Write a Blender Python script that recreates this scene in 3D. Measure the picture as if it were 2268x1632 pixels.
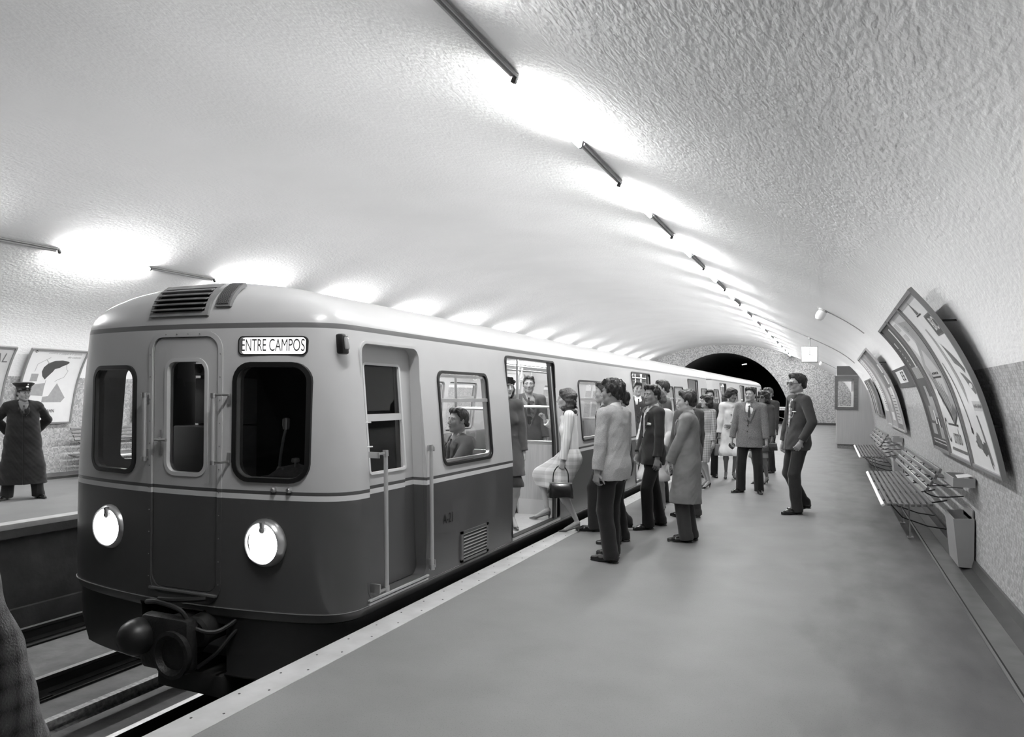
import bpy, bmesh, math, random
import numpy as np
from mathutils import Vector, Matrix
PI = math.pi
R = math.radians
random.seed(7)
for o in list(bpy.data.objects): bpy.data.objects.remove(o)
scene = bpy.context.scene
COL = scene.collection
# ------------------------------------------------------------------ camera
cam = bpy.data.cameras.new('camera')
co = bpy.data.objects.new('camera', cam); COL.objects.link(co)
cam.sensor_width = 36; cam.sensor_fit = 'HORIZONTAL'
cam.lens = 1632/2268*36
cam.clip_start = .05; cam.clip_end = 200
cam.shift_x = .54/2268; cam.shift_y = 56.2/2268
co.matrix_world = Matrix.Translation((0, 0, 1.55)) @ Matrix.Rotation(R(23.44), 4, 'Z') @ Matrix.Rotation(R(90), 4, 'X') @ Matrix.Rotation(R(.5486), 4, 'Z')
scene.camera = co
# ------------------------------------------------------------------ world and exposure
w = bpy.data.worlds.new('world'); scene.world = w; w.use_nodes = True
w.node_tree.nodes['Background'].inputs[0].default_value = (0, 0, 0, 1)
w.node_tree.nodes['Background'].inputs[1].default_value = 0
vs = scene.view_settings
vs.view_transform = 'Standard'; vs.look = 'None'; vs.gamma = 1; vs.use_curve_mapping = False
vs.exposure = 0.0
LAMP = 315.0        # strength of the fluorescent tubes
CARLAMP = 17      # strength of the tubes inside the carriages
# ------------------------------------------------------------------ materials
def lin(s):
    return s/12.92 if s <= .04045 else ((s+.055)/1.055)**2.4
MATS = {}
def mat(name, g, rough=.6, metal=0, emit=0, bump=0, bscale=60, var=0, vscale=8, coat=0, spec=.5, sheen=0, stretch=None, alpha=1):
    """grey paint/cloth/metal; g = sRGB grey; var = natural mottling; bump = surface grain"""
    if name in MATS: return MATS[name]
    m = bpy.data.materials.new(name); MATS[name] = m
    m.use_nodes = True; nt = m.node_tree; b = nt.nodes['Principled BSDF']
    c = lin(g)
    b.inputs['Base Color'].default_value = (c, c, c, 1)
    b.inputs['Roughness'].default_value = rough
    b.inputs['Metallic'].default_value = metal
    b.inputs['Specular IOR Level'].default_value = spec
    b.inputs['Coat Weight'].default_value = coat
    b.inputs['Sheen Weight'].default_value = sheen
    if emit:
        b.inputs['Emission Color'].default_value = (1, 1, 1, 1)
        b.inputs['Emission Strength'].default_value = emit
    tc = nt.nodes.new('ShaderNodeTexCoord')
    src = tc.outputs['Object']
    if stretch:
        mp = nt.nodes.new('ShaderNodeMapping'); mp.inputs['Scale'].default_value = stretch
        nt.links.new(src, mp.inputs[0]); src = mp.outputs[0]
    n = nt.nodes.new('ShaderNodeTexNoise'); n.inputs['Scale'].default_value = vscale; n.inputs['Detail'].default_value = 6
    nt.links.new(src, n.inputs['Vector'])
    r = nt.nodes.new('ShaderNodeMapRange')
    v = max(var, .02)
    r.inputs['From Min'].default_value = .3; r.inputs['From Max'].default_value = .7
    r.inputs['To Min'].default_value = c*(1-v); r.inputs['To Max'].default_value = c*(1+v)
    nt.links.new(n.outputs[0], r.inputs[0]); nt.links.new(r.outputs[0], b.inputs['Base Color'])
    m['src'] = 1
    if bump:
        n2 = nt.nodes.new('ShaderNodeTexNoise'); n2.inputs['Scale'].default_value = bscale; n2.inputs['Detail'].default_value = 4
        nt.links.new(src, n2.inputs['Vector'])
        bp = nt.nodes.new('ShaderNodeBump'); bp.inputs['Strength'].default_value = min(1, bump*2); bp.inputs['Distance'].default_value = bump*.02
        nt.links.new(n2.outputs[0], bp.inputs['Height']); nt.links.new(bp.outputs[0], b.inputs['Normal'])
    return m
def glass(name, refl=.08, tint=1.0):
    if name in MATS: return MATS[name]
    m = bpy.data.materials.new(name); MATS[name] = m; m.use_nodes = True; nt = m.node_tree
    nt.nodes.remove(nt.nodes['Principled BSDF']); out = nt.nodes['Material Output']
    t = nt.nodes.new('ShaderNodeBsdfTransparent'); t.inputs[0].default_value = (tint, tint, tint, 1)
    g = nt.nodes.new('ShaderNodeBsdfGlossy'); g.inputs['Roughness'].default_value = .02
    fr = nt.nodes.new('ShaderNodeFresnel'); fr.inputs[0].default_value = 1.45
    mx = nt.nodes.new('ShaderNodeMixShader')
    nt.links.new(fr.outputs[0], mx.inputs[0]); nt.links.new(t.outputs[0], mx.inputs[1]); nt.links.new(g.outputs[0], mx.inputs[2])
    nt.links.new(mx.outputs[0], out.inputs[0])
    return m
def pattern_mat(name, kind, g1, g2, scale, rough=.85, bump=.3, fade=1):
    """woven cloth: 'check', 'tweed', 'rib', 'stripe' in object space"""
    if name in MATS: return MATS[name]
    m = mat(name, g1, rough, bump=bump, bscale=260, sheen=.2); nt = m.node_tree; b = nt.nodes['Principled BSDF']
    tc = nt.nodes.new('ShaderNodeTexCoord'); sx = nt.nodes.new('ShaderNodeSeparateXYZ'); nt.links.new(tc.outputs['Object'], sx.inputs[0])
    def math_(op, a, bb=None):
        k = nt.nodes.new('ShaderNodeMath'); k.operation = op
        for i, x in enumerate((a, bb)):
            if x is None: continue
            if isinstance(x, (int, float)): k.inputs[i].default_value = x
            else: nt.links.new(x, k.inputs[i])
        return k.outputs[0]
    ang = math_('ARCTAN2', sx.outputs[0], sx.outputs[1])
    if kind == 'tweed':
        n = nt.nodes.new('ShaderNodeTexNoise'); n.inputs['Scale'].default_value = scale; n.inputs['Detail'].default_value = 5
        nt.links.new(tc.outputs['Object'], n.inputs['Vector']); f = math_('MULTIPLY', math_('SUBTRACT', n.outputs[0], .35), 3.3)
    else:
        hor = math_('MULTIPLY', ang, .17*scale)
        ver = math_('MULTIPLY', sx.outputs[2], scale)
        sh = math_('ABSOLUTE', math_('SINE', hor)); sv = math_('ABSOLUTE', math_('SINE', ver))
        if kind == 'plaid': sh = math_('ABSOLUTE', math_('SINE', math_('MULTIPLY', math_('ADD', sx.outputs[0], sx.outputs[1]), scale))); f = math_('MULTIPLY', math_('ADD', sh, sv), .5)
        elif kind == 'check': f = math_('MULTIPLY', math_('ADD', math_('GREATER_THAN', sh, .75), math_('GREATER_THAN', sv, .75)), .5)
        elif kind == 'rib': f = sh
        else: f = math_('GREATER_THAN', sv, .6)
    r = nt.nodes.new('ShaderNodeMapRange'); r.inputs['To Min'].default_value = lin(g1); r.inputs['To Max'].default_value = lin(g2)
    nt.links.new(f, r.inputs[0]); nt.links.new(r.outputs[0], b.inputs['Base Color'])
    return m
# ------------------------------------------------------------------ object helpers
def link(o, parent=None, label=None, cat=None, group=None, kind=None):
    COL.objects.link(o)
    if parent is not None: o.parent = parent
    if label: o['label'] = label
    if cat: o['category'] = cat
    if group: o['group'] = group
    if kind: o['kind'] = kind
    return o
def thing(name, label, cat, loc=(0, 0, 0), rz=0, group=None):
    o = bpy.data.objects.new(name, None); o.location = loc; o.rotation_euler = (0, 0, rz); o.empty_display_size = .1
    return link(o, None, label, cat, group)
def copy_tree(o, parent=None):
    c = o.copy(); COL.objects.link(c); c.parent = parent
    for ch in KIDS.get(o.name, []): copy_tree(ch, c)
    return c
KIDS = {}
DEFORM = None
class MB:
    """collects shapes and links them as one mesh object"""
    def __init__(s): s.v = []; s.f = []; s.mi = []; s.m = 0
    def add(s, vs_, fs_, M=None, mi=None):
        o = len(s.v)
        for v in vs_:
            v = Vector(v)
            if M is not None: v = M @ v
            s.v.append(v[:])
        for f in fs_: s.f.append([i+o for i in f]); s.mi.append(s.m if mi is None else mi)
        return s
    def box(s, x0, x1, y0, y1, z0, z1, M=None, bev=0, mi=None):
        if bev <= 0:
            v = [(x, y, z) for x in (x0, x1) for y in (y0, y1) for z in (z0, z1)]
            f = [(0, 1, 3, 2), (4, 6, 7, 5), (0, 4, 5, 1), (2, 3, 7, 6), (0, 2, 6, 4), (1, 5, 7, 3)]
            return s.add(v, f, M, mi)
        bm = bmesh.new(); bmesh.ops.create_cube(bm, size=1)
        for v in bm.verts: v.co = Vector(((x0+x1)/2+v.co.x*(x1-x0), (y0+y1)/2+v.co.y*(y1-y0), (z0+z1)/2+v.co.z*(z1-z0)))
        bmesh.ops.bevel(bm, geom=bm.edges[:], offset=bev, segments=2, affect='EDGES', profile=.5)
        return s.bm(bm, M, mi)
    def bm(s, bm, M=None, mi=None):
        bm.verts.index_update()
        s.add([v.co.copy() for v in bm.verts], [[v.index for v in f.verts] for f in bm.faces], M, mi); bm.free(); return s
    def tube(s, pts, r, n=10, M=None, cap=True, mi=None, closed=False):
        pts = [Vector(p) for p in pts]; rs = r if isinstance(r, (list, tuple)) else [r]*len(pts)
        V = []; F = []; up = None; N = len(pts)
        for i, p in enumerate(pts):
            if closed: t = pts[(i+1) % N]-pts[i-1]
            else: t = pts[min(i+1, N-1)]-pts[max(i-1, 0)]
            t.normalize()
            if up is None: up = Vector((0, 0, 1)) if abs(t.z) < .9 else Vector((1, 0, 0))
            a = t.cross(up); a.normalize(); b = a.cross(t); b.normalize(); up = b
            for k in range(n):
                th = 2*PI*k/n; V.append(p+(a*math.cos(th)+b*math.sin(th))*rs[i])
        M_ = N if closed else N-1
        for i in range(M_):
            for k in range(n):
                j = (i+1) % N
                F.append((i*n+k, i*n+(k+1) % n, j*n+(k+1) % n, j*n+k))
        if cap and not closed: F.append(list(range(n))[::-1]); F.append([(N-1)*n+k for k in range(n)])
        return s.add(V, F, M, mi)
    def lathe(s, prof, n=20, M=None, mi=None):
        """prof: list of (r, z); around local Z"""
        V = []; F = []
        for (r, z) in prof:
            for k in range(n):
                a = 2*PI*k/n; V.append((max(r, 1e-4)*math.cos(a), max(r, 1e-4)*math.sin(a), z))
        for i in range(len(prof)-1):
            for k in range(n): F.append((i*n+k, i*n+(k+1) % n, (i+1)*n+(k+1) % n, (i+1)*n+k))
        F.append(list(range(n))[::-1]); F.append([(len(prof)-1)*n+k for k in range(n)])
        return s.add(V, F, M, mi)
    def prism(s, poly, z0, z1, M=None, mi=None):
        """poly in local xy, extruded along local z"""
        n = len(poly); V = [(x, y, z0) for x, y in poly]+[(x, y, z1) for x, y in poly]
        F = [list(range(n))[::-1], list(range(n, 2*n))]+[(i, (i+1) % n, n+(i+1) % n, n+i) for i in range(n)]
        return s.add(V, F, M, mi)
    def loft(s, rings, M=None, cap=True, mi=None, closed=True):
        n = len(rings[0]); V = [p for r in rings for p in r]; F = []
        for i in range(len(rings)-1):
            for k in range(n if closed else n-1): F.append((i*n+k, i*n+(k+1) % n, (i+1)*n+(k+1) % n, (i+1)*n+k))
        if cap: F.append(list(range(n))[::-1]); F.append([(len(rings)-1)*n+k for k in range(n)])
        return s.add(V, F, M, mi)
    def build(s, name, mats, parent=None, sharp=35, fixn=True, **kw):
        if DEFORM is not None: s.v = [DEFORM(v) for v in s.v]
        me = bpy.data.meshes.new(name); me.from_pydata([tuple(v) for v in s.v], [], s.f)
        if not isinstance(mats, (list, tuple)): mats = [mats]
        for m in mats: me.materials.append(m)
        if len(mats) > 1: me.polygons.foreach_set('material_index', s.mi)
        bm = bmesh.new(); bm.from_mesh(me)
        if fixn: bmesh.ops.recalc_face_normals(bm, faces=bm.faces[:])
        lim = R(sharp)
        for f in bm.faces: f.smooth = True
        for e in bm.edges:
            if len(e.link_faces) != 2 or e.calc_face_angle(0) > lim: e.smooth = False
        bm.to_mesh(me); bm.free(); me.update()
        o = bpy.data.objects.new(name, me)
        link(o, parent, **kw)
        if parent is not None: KIDS.setdefault(parent.name, []).append(o)
        return o
def rrect(x0, x1, y0, y1, r, n=6):
    P = []
    for cx, cy, a0 in ((x1-r, y1-r, 0), (x0+r, y1-r, 90), (x0+r, y0+r, 180), (x1-r, y0+r, 270)):
        for k in range(n+1):
            a = R(a0+90*k/n); P.append((cx+r*math.cos(a), cy+r*math.sin(a)))
    return P
_TXT = {}
def text_geo(s, size=1, bold=0, align='CENTER', shear=0, sx=1):
    """flat glyph faces in the xy plane"""
    key = (s, size, bold, align, shear, sx)
    if key in _TXT: return _TXT[key]
    cu = bpy.data.curves.new('glyphs', 'FONT'); cu.body = s; cu.size = size; cu.offset = bold*size; cu.align_x = align; cu.align_y = 'CENTER'; cu.shear = shear
    o = bpy.data.objects.new('glyphs', cu); COL.objects.link(o)
    dg = bpy.context.evaluated_depsgraph_get(); dg.update()
    me = o.evaluated_get(dg).to_mesh()
    V = [(v.co.x*sx, v.co.y, 0) for v in me.vertices]; F = [list(p.vertices) for p in me.polygons]
    o.evaluated_get(dg).to_mesh_clear(); bpy.data.objects.remove(o); bpy.data.curves.remove(cu)
    _TXT[key] = (V, F); return V, F
def smoothstep(a, b, x):
    t = min(1, max(0, (x-a)/(b-a))); return t*t*(3-2*t)
def catmull(pts, n):
    out = []
    for i in range(len(pts)-1):
        p0 = pts[max(i-1, 0)]; p1 = pts[i]; p2 = pts[i+1]; p3 = pts[min(i+2, len(pts)-1)]
        for k in range(n):
            t = k/n
            out.append(tuple(.5*((2*b)+(-a+c)*t+(2*a-5*b+4*c-d)*t*t+(-a+3*b-3*c+d)*t**3) for a, b, c, d in zip(p0, p1, p2, p3)))
    out.append(tuple(pts[-1])); return out
# ================================================================== STATION
Y0, Y1 = -13.0, 43.9
XC = -5.7
prof_half = [(1.2, 0), (1.195, .5), (1.15, 1.0), (1.06, 1.5), (.955, 1.82), (.78, 2.15), (.505, 2.48), (.148, 2.75), (-.35, 3.02), (-1.2, 3.43), (-2.08, 3.83), (-3.3, 4.23), (-4.5, 4.44), (XC, 4.5)]
PR = catmull(prof_half, 5)                       # right half, from the floor up
def lx(x): return XC-(x-XC)*.976                 # the left half mirrors it
PL = [(lx(x), z) for x, z in PR]
def wall_x(z, side=1):
    P = PR
    for i in range(len(P)-1):
        if P[i][1] <= z <= P[i+1][1]:
            t = (z-P[i][1])/(P[i+1][1]-P[i][1]); x = P[i][0]+(P[i+1][0]-P[i][0])*t
            return x if side > 0 else lx(x)
    return XC
def vault_z(x):
    P = PR; X = x if x > XC else XC-(x-XC)/.976
    for i in range(len(P)-1):
        if P[i+1][0] <= X <= P[i][0] and P[i][1] > 2:
            t = (X-P[i][0])/(P[i+1][0]-P[i][0]); return P[i][1]+(P[i+1][1]-P[i][1])*t
    return 4.5
MZ = 1.76
def split(P):
    lo = []; hi = []
    for i, p in enumerate(P):
        if p[1] <= MZ: lo.append(p)
        else: hi.append(p)
    a, b = lo[-1], hi[0]; t = (MZ-a[1])/(b[1]-a[1]); m = (a[0]+(b[0]-a[0])*t, MZ)
    return lo+[m], [m]+hi
loR, hiR = split(PR); loL, hiL = split(PL)
ys = [Y0+(Y1-Y0)*i/28 for i in range(29)]
def sheet(P, name, m, back=.0, kind='structure', **kw):
    mb = MB(); rings = [[(x, y, z) for x, z in P] for y in ys]
    mb.loft(rings, cap=False, closed=False)
    return mb.build(name, m, fixn=False, sharp=80, kind=kind, **kw)
# plaster vault material: rough sprayed render
def plaster():
    m = mat('plaster', .93, .95, var=.03, vscale=.7, spec=.1); nt = m.node_tree; b = nt.nodes['Principled BSDF']
    tc = nt.nodes.new('ShaderNodeTexCoord')
    mp = nt.nodes.new('ShaderNodeMapping'); mp.inputs['Scale'].default_value = (1, .55, 1)
    n1 = nt.nodes.new('ShaderNodeTexNoise'); n1.inputs['Scale'].default_value = 9; n1.inputs['Detail'].default_value = 3
    n2 = nt.nodes.new('ShaderNodeTexNoise'); n2.inputs['Scale'].default_value = 34; n2.inputs['Detail'].default_value = 3
    nt.links.new(tc.outputs['Object'], mp.inputs[0]); nt.links.new(mp.outputs[0], n1.inputs['Vector']); nt.links.new(mp.outputs[0], n2.inputs['Vector'])
    ad = nt.nodes.new('ShaderNodeMath'); ad.operation = 'MULTIPLY_ADD'; ad.inputs[1].default_value = .75
    nt.links.new(n1.outputs[0], ad.inputs[0]); nt.links.new(n2.outputs[0], ad.inputs[2])
    bp = nt.nodes.new('ShaderNodeBump'); bp.inputs['Strength'].default_value = 1; bp.inputs['Distance'].default_value = .0052
    nt.links.new(ad.outputs[0], bp.inputs['Height']); nt.links.new(bp.outputs[0], b.inputs['Normal'])
    return m
def mosaic(name, g1, g2, cell, scl=(1, 1, 1)):
    m = mat(name, (g1+g2)/2, .45, spec=.4); nt = m.node_tree; b = nt.nodes['Principled BSDF']
    tc = nt.nodes.new('ShaderNodeTexCoord'); mp = nt.nodes.new('ShaderNodeMapping'); mp.inputs['Scale'].default_value = tuple(k/cell for k in scl)
    nt.links.new(tc.outputs['Object'], mp.inputs[0])
    fl = nt.nodes.new('ShaderNodeVectorMath'); fl.operation = 'FLOOR'; nt.links.new(mp.outputs[0], fl.inputs[0])
    wn = nt.nodes.new('ShaderNodeTexWhiteNoise'); nt.links.new(fl.outputs[0], wn.inputs[0])
    fr = nt.nodes.new('ShaderNodeVectorMath'); fr.operation = 'FRACTION'; nt.links.new(mp.outputs[0], fr.inputs[0])
    sx = nt.nodes.new('ShaderNodeSeparateXYZ'); nt.links.new(fr.outputs[0], sx.inputs[0])
    def mth(op, a, c):
        k = nt.nodes.new('ShaderNodeMath'); k.operation = op
        for i, x in enumerate((a, c)):
            if isinstance(x, (int, float)): k.inputs[i].default_value = x
            else: nt.links.new(x, k.inputs[i])
        return k.outputs[0]
    axes = [i for i in range(3) if scl[i] > 0]
    g = mth('GREATER_THAN', sx.outputs[axes[0]], .1); g = mth('MULTIPLY', g, mth('GREATER_THAN', sx.outputs[axes[1]], .1))
    r = nt.nodes.new('ShaderNodeMapRange'); r.inputs['To Min'].default_value = lin(g1); r.inputs['To Max'].default_value = lin(g2)
    nt.links.new(wn.outputs['Value'], r.inputs[0])
    c = mth('MULTIPLY', r.outputs[0], mth('MULTIPLY_ADD' if False else 'ADD', mth('MULTIPLY', g, .3), .7))
    nt.links.new(c, b.inputs['Base Color'])
    bp = nt.nodes.new('ShaderNodeBump'); bp.inputs['Strength'].default_value = .5; bp.inputs['Distance'].default_value = .003
    nt.links.new(g, bp.inputs['Height']); nt.links.new(bp.outputs[0], b.inputs['Normal'])
    return m
M_pl = plaster(); M_mos = mosaic('wall_mosaic', .60, .80, .022, (0, 1, 1)); M_mosE = mosaic('end_mosaic', .52, .80, .040, (1, 0, 1))
hi = hiR+[p for p in hiL[::-1][1:]]
sheet(hi, 'ceiling', M_pl)
sheet(loR, 'wall_right', M_mos); sheet(loL, 'wall_left', M_mos)
# end walls with the tunnel mouth
def tun(n=36):
    P = []
    for i in range(n+1):
        a = PI*i/n; P.append((-5.75+3.68*math.cos(a), max(0, 4.03*math.sin(a))))
    return P
arch = PR+PL[::-1][1:]
def end_wall(y, name, depth):
    T = tun(len(arch)-1)
    mb = MB(); A = [(x, y, z) for x, z in arch]; B = [(x, y, z) for x, z in T]
    mb.loft([A, B], cap=False, closed=False)
    D = [(x, y+depth, z) for x, z in T]
    mb.build(name, M_mosE, kind='structure', fixn=False)
    mb2 = MB(); mb2.loft([B, D], cap=False, closed=False); 
    mb2.add([D[0], D[-1]]+D[1:-1], []) 
    n = len(D); mb2.add(D, [list(range(n))])
    # below platform level
    mb2.box(-9.5, -2.0, y+depth*.02, y+depth, -1.5, -1.19)
    mb2.build(name+'_tunnel' if False else 'wall_tunnel', mat('tunnel_concrete', .3, .9, bump=.3, bscale=12, var=.2), kind='structure', fixn=False)
end_wall(Y1, 'wall_far', 26); end_wall(Y0, 'wall_near', -10)
# platforms
M_floor = mat('platform_floor', .50, .55, var=.07, vscale=2.2, bump=.12, bscale=55, spec=.3)
def floor_nodes(m):
    nt = m.node_tree; b = nt.nodes['Principled BSDF']
    n = nt.nodes.new('ShaderNodeTexNoise'); n.inputs['Scale'].default_value = 160; n.inputs['Detail'].default_value = 2
    tc = nt.nodes.new('ShaderNodeTexCoord'); nt.links.new(tc.outputs['Object'], n.inputs['Vector'])
    old = b.inputs['Base Color'].links[0].from_socket
    r = nt.nodes.new('ShaderNodeMapRange'); r.inputs['From Min'].default_value = .58; r.inputs['From Max'].default_value = .72
    r.inputs['To Min'].default_value = 1; r.inputs['To Max'].default_value = .72
    nt.links.new(n.outputs[0], r.inputs[0])
    k = nt.nodes.new('ShaderNodeMath'); k.operation = 'MULTIPLY'; nt.links.new(old, k.inputs[0]); nt.links.new(r.outputs[0], k.inputs[1])
    # blotchy darkening, stronger toward the foot of the right wall
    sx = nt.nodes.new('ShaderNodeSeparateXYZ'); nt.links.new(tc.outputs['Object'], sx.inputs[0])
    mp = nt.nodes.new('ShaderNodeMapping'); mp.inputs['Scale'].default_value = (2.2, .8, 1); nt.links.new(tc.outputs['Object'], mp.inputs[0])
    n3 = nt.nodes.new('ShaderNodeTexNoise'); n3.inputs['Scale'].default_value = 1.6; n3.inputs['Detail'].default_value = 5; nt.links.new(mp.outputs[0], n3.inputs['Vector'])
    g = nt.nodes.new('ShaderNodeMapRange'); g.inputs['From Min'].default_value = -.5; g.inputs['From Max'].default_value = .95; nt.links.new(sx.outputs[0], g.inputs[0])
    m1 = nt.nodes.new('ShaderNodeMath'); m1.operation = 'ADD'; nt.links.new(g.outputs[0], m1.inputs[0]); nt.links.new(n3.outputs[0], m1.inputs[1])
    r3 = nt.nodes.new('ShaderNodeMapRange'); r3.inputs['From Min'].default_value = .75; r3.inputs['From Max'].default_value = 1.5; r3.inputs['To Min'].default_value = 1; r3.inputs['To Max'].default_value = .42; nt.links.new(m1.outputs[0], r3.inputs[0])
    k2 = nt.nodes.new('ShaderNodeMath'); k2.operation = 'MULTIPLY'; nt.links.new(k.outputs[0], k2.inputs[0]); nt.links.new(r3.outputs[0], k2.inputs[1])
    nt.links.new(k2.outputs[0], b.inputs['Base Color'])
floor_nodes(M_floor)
M_conc = mat('dark_concrete', .30, .9, bump=.4, bscale=14, var=.25, vscale=3)
M_strip = mat('edge_strip', .72, .5, var=.12, vscale=6, bump=.1, bscale=30)
XE = -2.815; XL = -8.6
def platform(xe, xw, name):
    sgn = 1 if xw > xe else -1
    mb = MB()
    a, b = sorted((xe+sgn*.2, xw+sgn*.2)); mb.box(a, b, Y0, Y1, -.06, 0, mi=0)
    a, b = sorted((xe, xe+sgn*.5)); mb.box(a, b, Y0, Y1, -.16, -.06, mi=1)
    a, b = sorted((xe+sgn*.16, xe+sgn*.7)); mb.box(a, b, Y0, Y1, -1.2, -.16, mi=1)
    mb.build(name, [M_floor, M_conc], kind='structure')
    mb = MB(); a, b = sorted((xe, xe+sgn*.2)); mb.box(a, b, Y0, Y1, -.06, .003, bev=.004)
    return mb
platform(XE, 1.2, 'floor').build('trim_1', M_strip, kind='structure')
platform(XL, -12.4, 'floor').build('trim_2', M_strip, kind='structure')
mb = MB()
mb.box(-8.8, -2.6, Y0-10, Y1+26, -1.4, -1.22)
mb.build('floor', mat('track_bed', .44, .8, var=.3, vscale=3.5, bump=.35, bscale=18), kind='structure')
# screws in the edging strip
mb = MB()
for i in range(60):
    y = 2.6+i*.31
    for dx in (.05, .155): mb.lathe([(.007, .0032), (.006, .0045), (0, .0046)], 8, Matrix.Translation((XE+dx, y+(.1 if dx > .1 else 0), 0)))
mb.build('trim_3', mat('screw_dark', .25, .5, metal=.5), kind='structure')
# skirting, gutter line in the floor and its metal bead
for nm, x0, sg in (('baseboard_right', 1.2, 1), ('baseboard_left', lx(1.2), -1)):
    mb = MB(); P = [(x0, .10), (x0-sg*.02, .10), (x0-sg*.035, .03), (x0-sg*.12, .004), (x0-sg*.12, -.004), (x0, -.004)]
    mb.loft([[(x, y, z) for x, z in P] for y in (Y0, Y1)])
    mb.build(nm, mat('dark_skirting', .22, .35, var=.2, spec=.6), kind='structure')
mb = MB(); mb.box(.925, 1.08, Y0, Y1, -.01, .002)
mb.build('trim_4', mat('gutter_slab', .38, .45, var=.2, vscale=5, bump=.1), kind='structure')
mb = MB(); mb.box(.908, .926, Y0, Y1, -.01, .006, mi=0); mb.box(.926, .938, Y0, Y1, -.01, .0035, mi=1)
mb.build('trim_5', [mat('bead_metal', .5, .35, metal=.6), mat('gap_black', .08, .8)], kind='structure')
mb = MB(); mb.box(.2, 1.2, Y1-.03, Y1-.001, 0, .12); mb.box(-2.0, .2, Y1-.03, Y1-.001, 0, .12)
mb.build('baseboard_far', MATS['dark_skirting'], kind='structure')

# ------------------------------------------------------------------ fluorescent lights
M_tube = mat('tube_glow', .95, .5, emit=LAMP)
M_alu = mat('conduit_grey', .62, .45, metal=.3)
M_dark = mat('lamp_end_dark', .2, .5)
def light_proto(name, side):
    # local: x across the vault, y along the row, z away from the vault (down)
    t = bpy.data.objects.new(name, None); t.empty_display_size = .1; COL.objects.link(t)
    mb = MB(); mb.tube([(0, .0, -.05), (0, 1.45, -.05)], .02, 8); mb.build('tube', M_tube, t)
    mb = MB(); mb.box(-.012, .012, .02, 1.43, -.026, 0); mb.box(-.05, -.012, .02, 1.43, -.012, 0); mb.build('backplate', M_alu, t)
    for y in (-.03, 1.46):
        mb = MB(); mb.box(-.02, .02, y-.02, y+.015, -.07, 0, bev=.006); mb.build('end_cap', M_dark, t)
    return t
def conduit_geo():
    mb = MB(); mb.tube([(-.022, 1.48, -.022), (-.022, 2.76, -.022)], .018, 8); mb.tube([(.02, 1.48, -.018), (.02, 2.76, -.018)], .012, 8); return mb
def place_row(x, ystart, n, side):
    z = vault_z(x); dz = vault_z(x+.05)-vault_z(x-.05); ang = -math.atan2(dz, .1)
    proto = None
    for i in range(n):
        y = ystart+2.82*i
        if i == 0:
            proto = light_proto('tube_light', side)
            conduit_geo().build('conduit', M_alu, proto); o = proto
        else: o = copy_tree(proto)
        o.location = (x, y, z-.002); o.rotation_euler = (0, ang, 0)
        o['category'] = 'ceiling light'; o['group'] = ('tube lights above the near platform' if side > 0 else 'tube lights above the far platform')
        nth = 'first second third fourth fifth sixth seventh eighth ninth tenth eleventh twelfth thirteenth fourteenth fifteenth'.split()[i]
        o['label'] = 'fluorescent tube light over the %s platform, %s in the row from the camera' % ('near' if side > 0 else 'far', nth)
place_row(-2.07, 4.84-2.82*1, 15, 1)
place_row(-9.92, 6.95-2.82*1, 14, -1)
# ------------------------------------------------------------------ rails
M_railtop = mat('rail_steel', .75, .3, metal=.9, var=.15, vscale=20)
M_railside = mat('rail_rust', .14, .8, var=.2)
def rail_geo(h=.15):
    mb = MB(); 
    P = [(-.03, 0), (-.03, -.03), (-.008, -.045), (-.008, -.12), (-.06, -.14), (-.06, -.15), (.06, -.15), (.06, -.14), (.008, -.12), (.008, -.045), (.03, -.03), (.03, 0)]
    n = len(P); y0, y1 = Y0-8, Y1+22
    for i in range(n):
        j = (i+1) % n; (a, b), (c, d) = P[i], P[j]
        mb.add([(a, y0, b), (a, y1, b), (c, y1, d), (c, y0, d)], [(0, 1, 2, 3)], mi=1 if i != n-1 else 0)
    return mb
rl = None
for x, lab in ((-3.47, 'running rail under the train on the side of the near platform edge'), (-4.94, 'running rail of the train track, the one beside the rusty third rail'),
               (-6.53, 'first bright running rail of the empty track beyond the third rail'), (-8.03, 'running rail of the empty track nearest the far platform')):
    if rl is None: rl = rail_geo().build('rail', [M_railtop, M_railside], fixn=False); o = rl
    else: o = rl.copy(); COL.objects.link(o)
    o.location = (x, 0, -1.05); o['label'] = lab; o['category'] = 'rail'; o['group'] = 'running rails'
mb = MB(); 
P = [(-.035, 0), (-.045, -.02), (-.045, -.05), (-.012, -.065), (-.012, -.09), (-.05, -.10), (.05, -.10), (.012, -.09), (.012, -.065), (.045, -.05), (.045, -.02), (.035, 0)]
n = len(P)
mb.loft([[(x, y, z) for x, z in P] for y in (Y0-8, Y1+22)])
mb.build('third_rail', mat('third_rail_rust', .66, .6, var=.45, vscale=30, metal=.2), label='rusty flat-topped conductor rail on insulators between the two tracks', cat='rail').location = (-5.63, 0, -1.05)
ip = None
for i, y in ((1, 4.2),):
    if ip is None:
        mb = MB(); mb.lathe([(.06, -.2), (.062, -.18), (.075, -.165), (.078, -.13), (.055, -.12), (.05, -.1), (.075, -.09), (.078, -.05), (.065, -.035), (.05, -.03)], 18)
        ip = mb.build('insulator', mat('porcelain', .55, .15, spec=.7)); o = ip
    else: o = ip.copy(); COL.objects.link(o)
    o.location = (-5.65, y, -1.05+.01) if i != 1 else (-5.93, 3.55, -1.03)
    o['category'] = 'insulator'; o['label'] = 'glazed pot insulator standing on the track bed by the conductor rail'
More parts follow.
